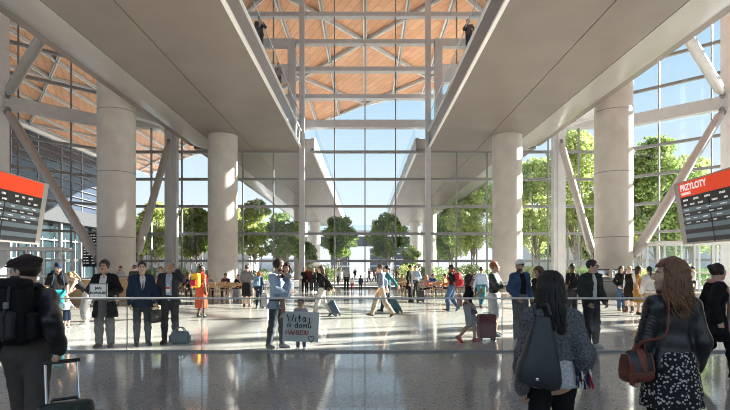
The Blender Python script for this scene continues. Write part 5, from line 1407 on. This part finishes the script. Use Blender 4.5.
suitcase('teal hard suitcase pulled by the man in the teal shirt', at(399.8, 18.2), -84, (.34, .24, .50), mat('teal_shell', (.03, .12, .13), .35), 30, .34)

k = person('woman in dark sunglasses and grey shorts with a drink, stepping to the right', at(467, 10.9), 84, 1.52, walk(.20, 1, wrl=(.06, -.30, 1.22), ell=(.5, .5, -.8), wrr=(-.20, -.10, .92), handl=dict(curl=55, dir=(-.2, -.6, .6), palm=(-1, 0, 0))),
    LOOK(SK_M, 'bob', H_DB, TOP(C_BK, e=.014, sleeve=.42, hem=.02), dict(n='tied_shirt', m=mat('cloth_grey_check', (.12, .125, .14), .85, var=.5, scale=30), t='skirt', z0=.10, z1=-.18, r0=.135, r1=.19, pleat=.01), PANTS(C_LG, len=.47, e=.018, flare=.008, n='shorts'), SHOES(SHO_R), glasses=True), 1, fem=True)
w0 = k.W(k.hand[1]); o = empty('paper_cup', (w0.x + .02, w0.y - .02, w0.z - .02)); tag(o, 'paper cup in the hand of the woman in sunglasses', 'cup'); MB().lathe([(.026, 0), (.036, .10)], 14).build('cup', wood, o); MB().lathe([(.038, .10), (.036, .112), (.02, .115)], 14).build('lid', white, o)
shoulder_bag('coral pink bag on the back of the woman in sunglasses', k, (-.10, .19, 1.06), (.22, .12, .30), C_PK, [(-.1, .19, 1.2), (-.09, .12, 1.40), (-.08, .02, 1.47), (.0, -.12, 1.3)])
k = person('man in a black and green jacket and white shorts clasping his hands, facing right', at(494, 12.0), 62, 1.80, dict(STAND, wrl=(.06, -.30, 1.20), wrr=(-.04, -.30, 1.20), ell=(.8, .3, -.6), elr=(-.8, .3, -.6), hyaw=25, hpitch=-6, handl=dict(curl=50, dir=(-.6, -.5, .3), palm=(-.6, .6, 0)), handr=dict(curl=50, dir=(.6, -.5, .3), palm=(.6, .6, 0))),
    LOOK(SK_L, 'short', H_RD, TOP(mat('cloth_black_green', (.035, .045, .042), .7, var=.7, scale=5), e=.026, hem=-.06, collar=.014, wob=.006), PANTS(C_WH, len=.49, e=.035, flare=.012, n='shorts'), SHOES(SHO_G)), 1)
suitcase('dark red soft trolley suitcase standing beside the white shorts', at(486.5, 11.15), 8, (.40, .24, .52), mat('maroon_fabric', (.20, .028, .035), .65, bump=.3, bscale=150), 0, 0, soft=True)
k = person('bearded man in a white cap and blue denim jacket', at(520, 11.0), 22, 1.83, dict(STAND, hyaw=-62, hpitch=4, wrl=(.18, -.14, .93), wrr=(-.18, -.14, .93)), LOOK(SK_M, 'short', H_DB, TOP(C_BK, e=.010), OPENJ(mat('denim_jacket', (.035, .075, .15), .8, var=.3, bump=.2), open=(.09, .06, -.5), hem=-.06), PANTS(C_GY, e=.020, flare=.01), SHOES(SHO_W), hat=('cap', C_WH), beard=True), 1)
k = person('woman with curly auburn hair in a black puffer, beside the denim jacket', at(539, 11.3), -70, 1.66, dict(STAND), LOOK(SK_M, 'curly', H_BR, TOP(C_BK, e=.032, hem=-.1, wob=.010, collar=.02), PANTS(C_BK), SHOES(SHO_B)), 1, fem=True)
k = person('man in glasses and a dark bomber jacket over a white tee', at(591, 10.2), 20, 1.81, dict(STAND, hyaw=35, wrl=(.20, -.16, .90), wrr=(-.21, -.14, .90)), LOOK(SK_L, 'short', H_DB, TOP(C_WH, e=.010, hem=-.07), OPENJ(C_OL, open=(.06, .045, -.5), hem=-.02, e=.030, collar=.018, wob=.007), PANTS(mat('cloth_graphite', (.045, .045, .05), .85), e=.018), SHOES(SHO_W), glasses=True, gname='glasses'), 1)
k = person('man in a black tee standing behind the bomber jacket man', at(572.5, 15.0), 200, 1.79, dict(STAND, hyaw=-40), LOOK(SK_D, 'buzz', H_BK, TOP(C_BK, sleeve=.45), PANTS(C_DG), SHOES(SHO_B), beard=True), 2)
# --- left, middle distance
k = person('man in a navy cap and black tee with aqua shorts leaning to a toddler', at(57, 13.9), 40, 1.81, dict(STAND, lean=8, wrl=(.20, -.20, .90), wrr=(-.22, -.12, .88), hpitch=18, hyaw=10), LOOK(SK_M, 'short', H_BR, TOP(C_BK, sleeve=.42), PANTS(C_AQ, len=.47, e=.028, flare=.014, n='shorts'), SHOES(mat('shoe_teal', (.02, .14, .16), .6)), hat=('cap', C_NV), beard=True), 2)
backpack('navy backpack on the man in the black tee and aqua shorts', k, C_NV, .28, .42, .14)
k = person('toddler in a pale blue top between the man in aqua shorts and the bending woman', at(66.5, 13.6), 60, .86, dict(STAND, wrl=(.30, -.28, 1.10), ell=(.5, .5, -.5), wrr=(-.26, .0, 1.1)), LOOK(SK_L, 'short', H_BL, TOP(C_SB, e=.02, sleeve=.6), PANTS(C_NV, len=.5, e=.03, n='shorts'), SHOES(SHO_W)), 2, hs=1.5)
k = person('blonde woman in a black top bending down towards a toddler', at(86, 14.4), -82, 1.74, dict(pel=(0, .06, .92), lean=44, hfol=.8, anl=(.10, .03, .085), anr=(-.10, -.02, .085), wrl=(.16, -.55, .86), wrr=(-.12, -.60, .86), ell=(.5, .5, -.3), elr=(-.5, .5, -.3), hpitch=10), LOOK(SK_L, 'pony', H_BL, TOP(C_BK, e=.010, sleeve=0, neckline='strap', hem=-.02), PANTS(mat('cloth_grey_print', (.26, .25, .25), .85, var=.6, scale=40), len=.82, e=.03, flare=.03), SHOES(SHO_W)), 2, fem=True)
k = person('barista with a dark beard behind the oak counter', at(120.5, 27.0), 5, 1.78, dict(STAND, wrl=(.15, -.28, 1.15), wrr=(-.15, -.28, 1.15)), LOOK(SK_M, 'short', H_BK, TOP(C_LG, sleeve=.5), PANTS(C_DG), SHOES(SHO_B), beard=True), 3)
k = person('man in a dark suit leaning on the oak counter, seen from behind', at(134.5, 22.2), 170, 1.80, dict(STAND), LOOK(SK_L, 'short', H_BR, TOP(C_DG, e=.022, hem=-.12), PANTS(C_DG), SHOES(SHO_B)), 3)
k = person('man in a pale grey shirt standing far back between the two suits', at(160.5, 29.0), 20, 1.76, dict(STAND, wrl=(.15, -.28, 1.15)), LOOK(SK_M, 'short', H_DB, TOP(C_LG), PANTS(C_GY), SHOES(SHO_B)), 3)
k = person('man in a grey shirt and black shorts standing at the left cafe table', at(247, 21.2), 178, 1.80, dict(STAND, wrl=(.22, -.16, .98), wrr=(-.24, -.28, 1.1), hyaw=-20), LOOK(SK_M, 'short', H_DB, TOP(C_GY, e=.020, sleeve=.98, hem=-.10), PANTS(C_BK, len=.47, e=.03, flare=.014, n='shorts'), SHOES(SHO_N)), 2)
k = person('ginger haired woman in dark jeans with a blue backpack beside the black shorts', at(259, 20.6), 165, 1.52, dict(STAND, hyaw=20), LOOK(SK_L, 'bob', H_RD, TOP(C_NV, e=.018), PANTS(C_NV), SHOES(SHO_G)), 2, fem=True)
backpack('pale blue and navy backpack on the ginger haired woman', k, mat('cloth_pack_blue', (.12, .22, .36), .8), .30, .42, .17)
suitcase('grey hard trolley suitcase right of the ginger haired woman', at(265, 20.3), 170, (.30, .22, .50), mat('grey_shell', (.30, .31, .33), .35), 0, .40)
suitcase('small grey suitcase standing by the cafe table left of the black shorts', at(236, 25.8), 175, (.34, .22, .5), mat('grey_shell', (.30, .31, .33), .35), 0, .0)
def seated(label, px, d, hd, ht, lk, fem=False, **kw):
    c = copy_tree(ch0); c.location = at(px, d); c.rotation_euler = (0, 0, RAD(hd)); c.scale = (1, 1, .93)
    tag(c, 'wooden cafe chair under the ' + ' '.join(label.split()[:9]), 'chair', GC)
    return person(label, at(px, d), hd, ht, sit(**kw), lk, 3, None, fem)
seated('seated guest with fair hair at the far left of the cafe table', 209, 29.3, 30, 1.7, LOOK(SK_L, 'short', H_BL, TOP(C_LG), PANTS(C_NV), SHOES(SHO_B)))
seated('seated bearded man in a plum plaid shirt facing us at the left cafe table', 226, 29.3, 0, 1.8, LOOK(SK_M, 'full', H_BK, TOP(C_PL), PANTS(C_DG), SHOES(SHO_B), beard=True))
seated('seated person in a dark vest half hidden behind the man in grey', 238.5, 29.6, -10, 1.72, LOOK(SK_M, 'bun', H_BK, TOP(C_BK, sleeve=.2), PANTS(C_DG), SHOES(SHO_B)), True)
seated('seated guest with a large brown afro left of the coral dress', 188.5, 27.5, 20, 1.78, LOOK(SK_D, 'afro', H_BR, TOP(C_BK), PANTS(C_DG), SHOES(SHO_B)), True)
GL = 'four friends in dark clothes near the slim left mast'
for px, d, hd, ht, lk, fm, lab in ((304, 34.2, 20, 1.70, LOOK(SK_L, 'long', H_BR, TOP(C_BK), PANTS(C_BK), SHOES(SHO_B)), True, 'brown haired woman in black, leftmost of four friends by the slim mast'), (309, 35.0, -10, 1.75, LOOK(SK_M, 'short', H_DB, TOP(C_RD, e=.02), PANTS(C_BK), SHOES(SHO_B)), False, 'person in a dark red top, second of four friends by the slim mast'),
                                    (313.5, 34.4, 160, 1.70, LOOK(SK_L, 'long', H_BL, TOP(C_DG, hem=-.3), PANTS(C_BK), SHOES(SHO_W)), True, 'fair haired woman in a long grey coat, third of four friends by the slim mast'), (318.5, 34.8, -40, 1.72, LOOK(SK_L, 'bob', H_DB, TOP(C_BK, e=.02), PANTS(C_NV), SHOES(SHO_B)), True, 'dark haired woman, rightmost of four friends by the slim mast')):
    k = person(lab, at(px, d), hd, ht, dict(STAND), lk, 3, None, fm)
    if px == 304: shoulder_bag('black and white shoulder bag of the leftmost friend by the slim mast', k, (-.24, -.02, 1.05), (.26, .14, .26), C_WH, [(-.24, -.02, 1.15), (-.19, .0, 1.3), (-.12, .02, 1.48)])
person('man in a grey top and dark trousers with his back to us at the glass', at(346.5, 37.2), 190, 1.78, dict(STAND), LOOK(SK_L, 'short', H_GR, TOP(C_LG), PANTS(C_BK), SHOES(SHO_B)), 3)
person('small child in a white top and red trousers at the glass', at(352.3, 37.0), 180, .95, dict(STAND), LOOK(SK_M, 'short', H_BK, TOP(C_WH), PANTS(C_RD), SHOES(SHO_B)), 3, hs=1.4)
person('small child in a navy coat at the glass, right of the red trousers', at(360.8, 37.0), 200, 1.12, dict(STAND), LOOK(SK_M, 'short', H_BK, TOP(C_NV, e=.02, hem=-.2), PANTS(C_DG), SHOES(SHO_B)), 3, hs=1.35)
# --- right, middle distance
person('man in a long black coat talking, left of the pale blue shirt', at(410, 24.3), 65, 1.83, dict(STAND), LOOK(SK_M, 'short', H_BK, TOP(C_BK, e=.026, hem=-.36, flare=.02), PANTS(C_BK), SHOES(SHO_B)), 2)
person('man in a pale blue shirt facing the man in the black coat', at(416, 25.4), -40, 1.80, dict(STAND, wrl=(.2, -.25, 1.1)), LOOK(SK_L, 'short', H_BR, TOP(C_SB, collar=.012), PANTS(C_DG), SHOES(SHO_B)), 2)
suitcase('charcoal suitcase standing beside the pale blue shirt', at(420.5, 24.0), 10, (.36, .24, .52), mat('charcoal_shell', (.05, .052, .056), .4), 0, .35)
seated('seated woman in a beige top at the table left of the slim right mast', 402.5, 32.6, 10, 1.7, LOOK(SK_L, 'long', H_BR, TOP(C_KH), PANTS(C_NV), SHOES(SHO_B)), True)
seated('seated guest in a bright blue top at the right cafe table', 432, 31.8, 10, 1.72, LOOK(SK_M, 'short', H_BK, TOP(cloth('cobalt', (.02, .10, .42))), PANTS(C_NV), SHOES(SHO_B)))
seated('seated guest in an orange top at the right cafe table', 443.5, 29.6, 60, 1.76, LOOK(SK_M, 'short', H_BR, TOP(C_OG), PANTS(C_BL), SHOES(SHO_B)))
seated('seated woman in dark trousers on the chair right of the charcoal suitcase', 427.5, 28.9, -60, 1.7, LOOK(SK_L, 'long', H_RD, TOP(C_PK), PANTS(C_BK), SHOES(SHO_B)), True)
seated('seated guest in a denim shirt behind the woman in sunglasses', 474.5, 29.4, -20, 1.76, LOOK(SK_M, 'bob', H_BR, TOP(C_SB), PANTS(C_BL), SHOES(SHO_B)), True)
seated('seated guest in a red top at the table behind the denim shirt', 480, 31.9, 0, 1.74, LOOK(SK_M, 'short', H_BK, TOP(C_RD), PANTS(C_NV), SHOES(SHO_B)))
k = person('man in a black tee and blue jeans walking to the left past the cafe', at(453, 19.0), -120, 1.82, walk(.16, 1), LOOK(SK_D, 'short', H_BK, TOP(C_BK, sleeve=.5, e=.018), PANTS(C_BL, e=.022), SHOES(mat('shoe_blue', (.03, .08, .14), .6))), 2)
backpack('red backpack worn by the man in blue jeans by the cafe', k, C_RD, .32, .46, .2, .2)
person('man in teal trousers walking away behind the dark red suitcase', at(481, 20.5), 150, 1.74, walk(.26, 1), LOOK(SK_M, 'short', H_DB, TOP(C_SB, e=.018), PANTS(C_TE, e=.02), SHOES(SHO_B)), 2)
k = person('woman with long dark hair, black top and blue jeans by the coffee bar', at(621, 19.3), 8, 1.74, dict(STAND, wrl=(.12, -.20, .98), wrr=(-.2, -.12, .95)), LOOK(SK_L, 'long', H_DB, TOP(C_BK, e=.014), PANTS(C_BL, e=.016, flare=.01), SHOES(mat('shoe_tan', (.4, .3, .18), .6))), 2, fem=True)
shoulder_bag('small brown bag held low by the woman in blue jeans', k, (.15, -.24, .90), (.20, .10, .20), LEA_R, [(.10, -.24, 1.0), (.12, -.22, 1.1), (.17, -.22, 1.1), (.2, -.24, 1.0)])
person('blonde woman in a black waistcoat over white sleeves by the coffee bar', at(629.5, 18.4), -62, 1.72, dict(STAND), LOOK(SK_L, 'short', H_BL, TOP(C_WH, e=.012), dict(n='waistcoat', m=C_BK, t='top', e=.022, sleeve=0, hem=-.30), PANTS(C_BK, len=.48), SHOES(SHO_N, boot=.3)), 2, fem=True)
person('woman in a mustard dress beside the white blouse', at(638, 17.6), 60, 1.72, dict(STAND), LOOK(SK_M, 'bob', H_DB, dict(n='dress', m=C_MU, t='skirt', z0=.2, z1=-.5, r0=.13, r1=.21, pleat=.012), dict(n='bodice', m=C_MU, t='top', e=.012, sleeve=.12, hem=.05), SHOES(SHO_N)), 2, fem=True)
person('woman in a white blouse with a black ponytail, seen from behind', at(649.5, 15.6), 170, 1.70, dict(STAND), LOOK(SK_M, 'pony', H_BK, TOP(C_WH, e=.022), PANTS(C_KH), SHOES(SHO_B)), 2, fem=True)
person('man in a white shirt far back near the right kiosk', at(693, 26.0), -100, 1.76, dict(STAND, wrl=(.1, -.3, 1.1)), LOOK(SK_M, 'short', H_BK, TOP(C_WH), PANTS(C_DG), SHOES(SHO_B)), 3)
# --- on the footbridges
DK = SOF + 1.2
k = person('man in a dark suit and pale shirt standing at the edge of the left footbridge', (-5.27, 25.0, DK), 20, 1.80, dict(STAND, wrl=(.06, -.30, 1.22), ell=(.8, .2, -.6), wrr=(-.1, -.28, 1.1)), LOOK(SK_M, 'short', H_DB, TOP(C_SB, e=.008, **V_), dict(n='tie', m=C_NV, t='tie'), SUIT(C_NV), PANTS(C_NV), SHOES(SHO_B)), 2)
k = person('person in a grey and red top leaning at the far end of the left footbridge', (-5.30, 30.6, DK), 20, 1.76, dict(STAND, wrl=(.08, -.32, 1.2), wrr=(-.08, -.32, 1.15)), LOOK(SK_M, 'short', H_BR, TOP(mat('cloth_grey_red', (.32, .22, .22), .85, var=.6, scale=6), e=.016), PANTS(C_BK), SHOES(SHO_B)), 2)
k = person('person in dark clothes standing at the edge of the right footbridge', (5.27, 25.3, DK), -20, 1.78, dict(STAND, wrr=(-.12, -.18, 1.40), elr=(-.6, .2, -1), wrl=(.2, -.2, 1.1), side=-6), LOOK(SK_M, 'short', H_BR, TOP(mat('cloth_dark_stripe', (.035, .05, .07), .8, var=.8, scale=9), e=.018), PANTS(C_NV), SHOES(SHO_B)), 2)
# --- outside on the plaza
OUT = [(333, 62, 10, C_NV, C_DG, 'passer-by in navy outside, left of the clipped trees'), (338, 52, 170, C_WH, C_BK, 'passer-by in white outside, below the left clipped tree'), (369.5, 60, -60, C_DG, C_BK, 'dark clad passer-by outside, in the middle of the plaza'), (374, 66, 60, C_RD, C_DG, 'passer-by in a red top outside, in the middle of the plaza'),
       (378, 56, 180, C_LG, C_NV, 'passer-by in a grey top outside, left of the khaki trousers man'), (355, 75, 20, C_BK, C_BK, 'far passer-by in black outside, behind the children'), (326, 54, 90, C_BN, C_DG, 'passer-by in brown outside, beside the white trousers woman'), (397, 58, -90, C_OL, C_DG, 'passer-by in olive outside, right of the teal shirt')]
for i, (px, d, hd, a_, b_, lab) in enumerate(OUT):
    person(lab, (wx(px, d), d, -.02), hd, 1.75, walk(.2, 1 if i % 2 else -1), LOOK(SK_M, 'short', H_DB, TOP(a_, e=.02), PANTS(b_), SHOES(SHO_B)), 3)
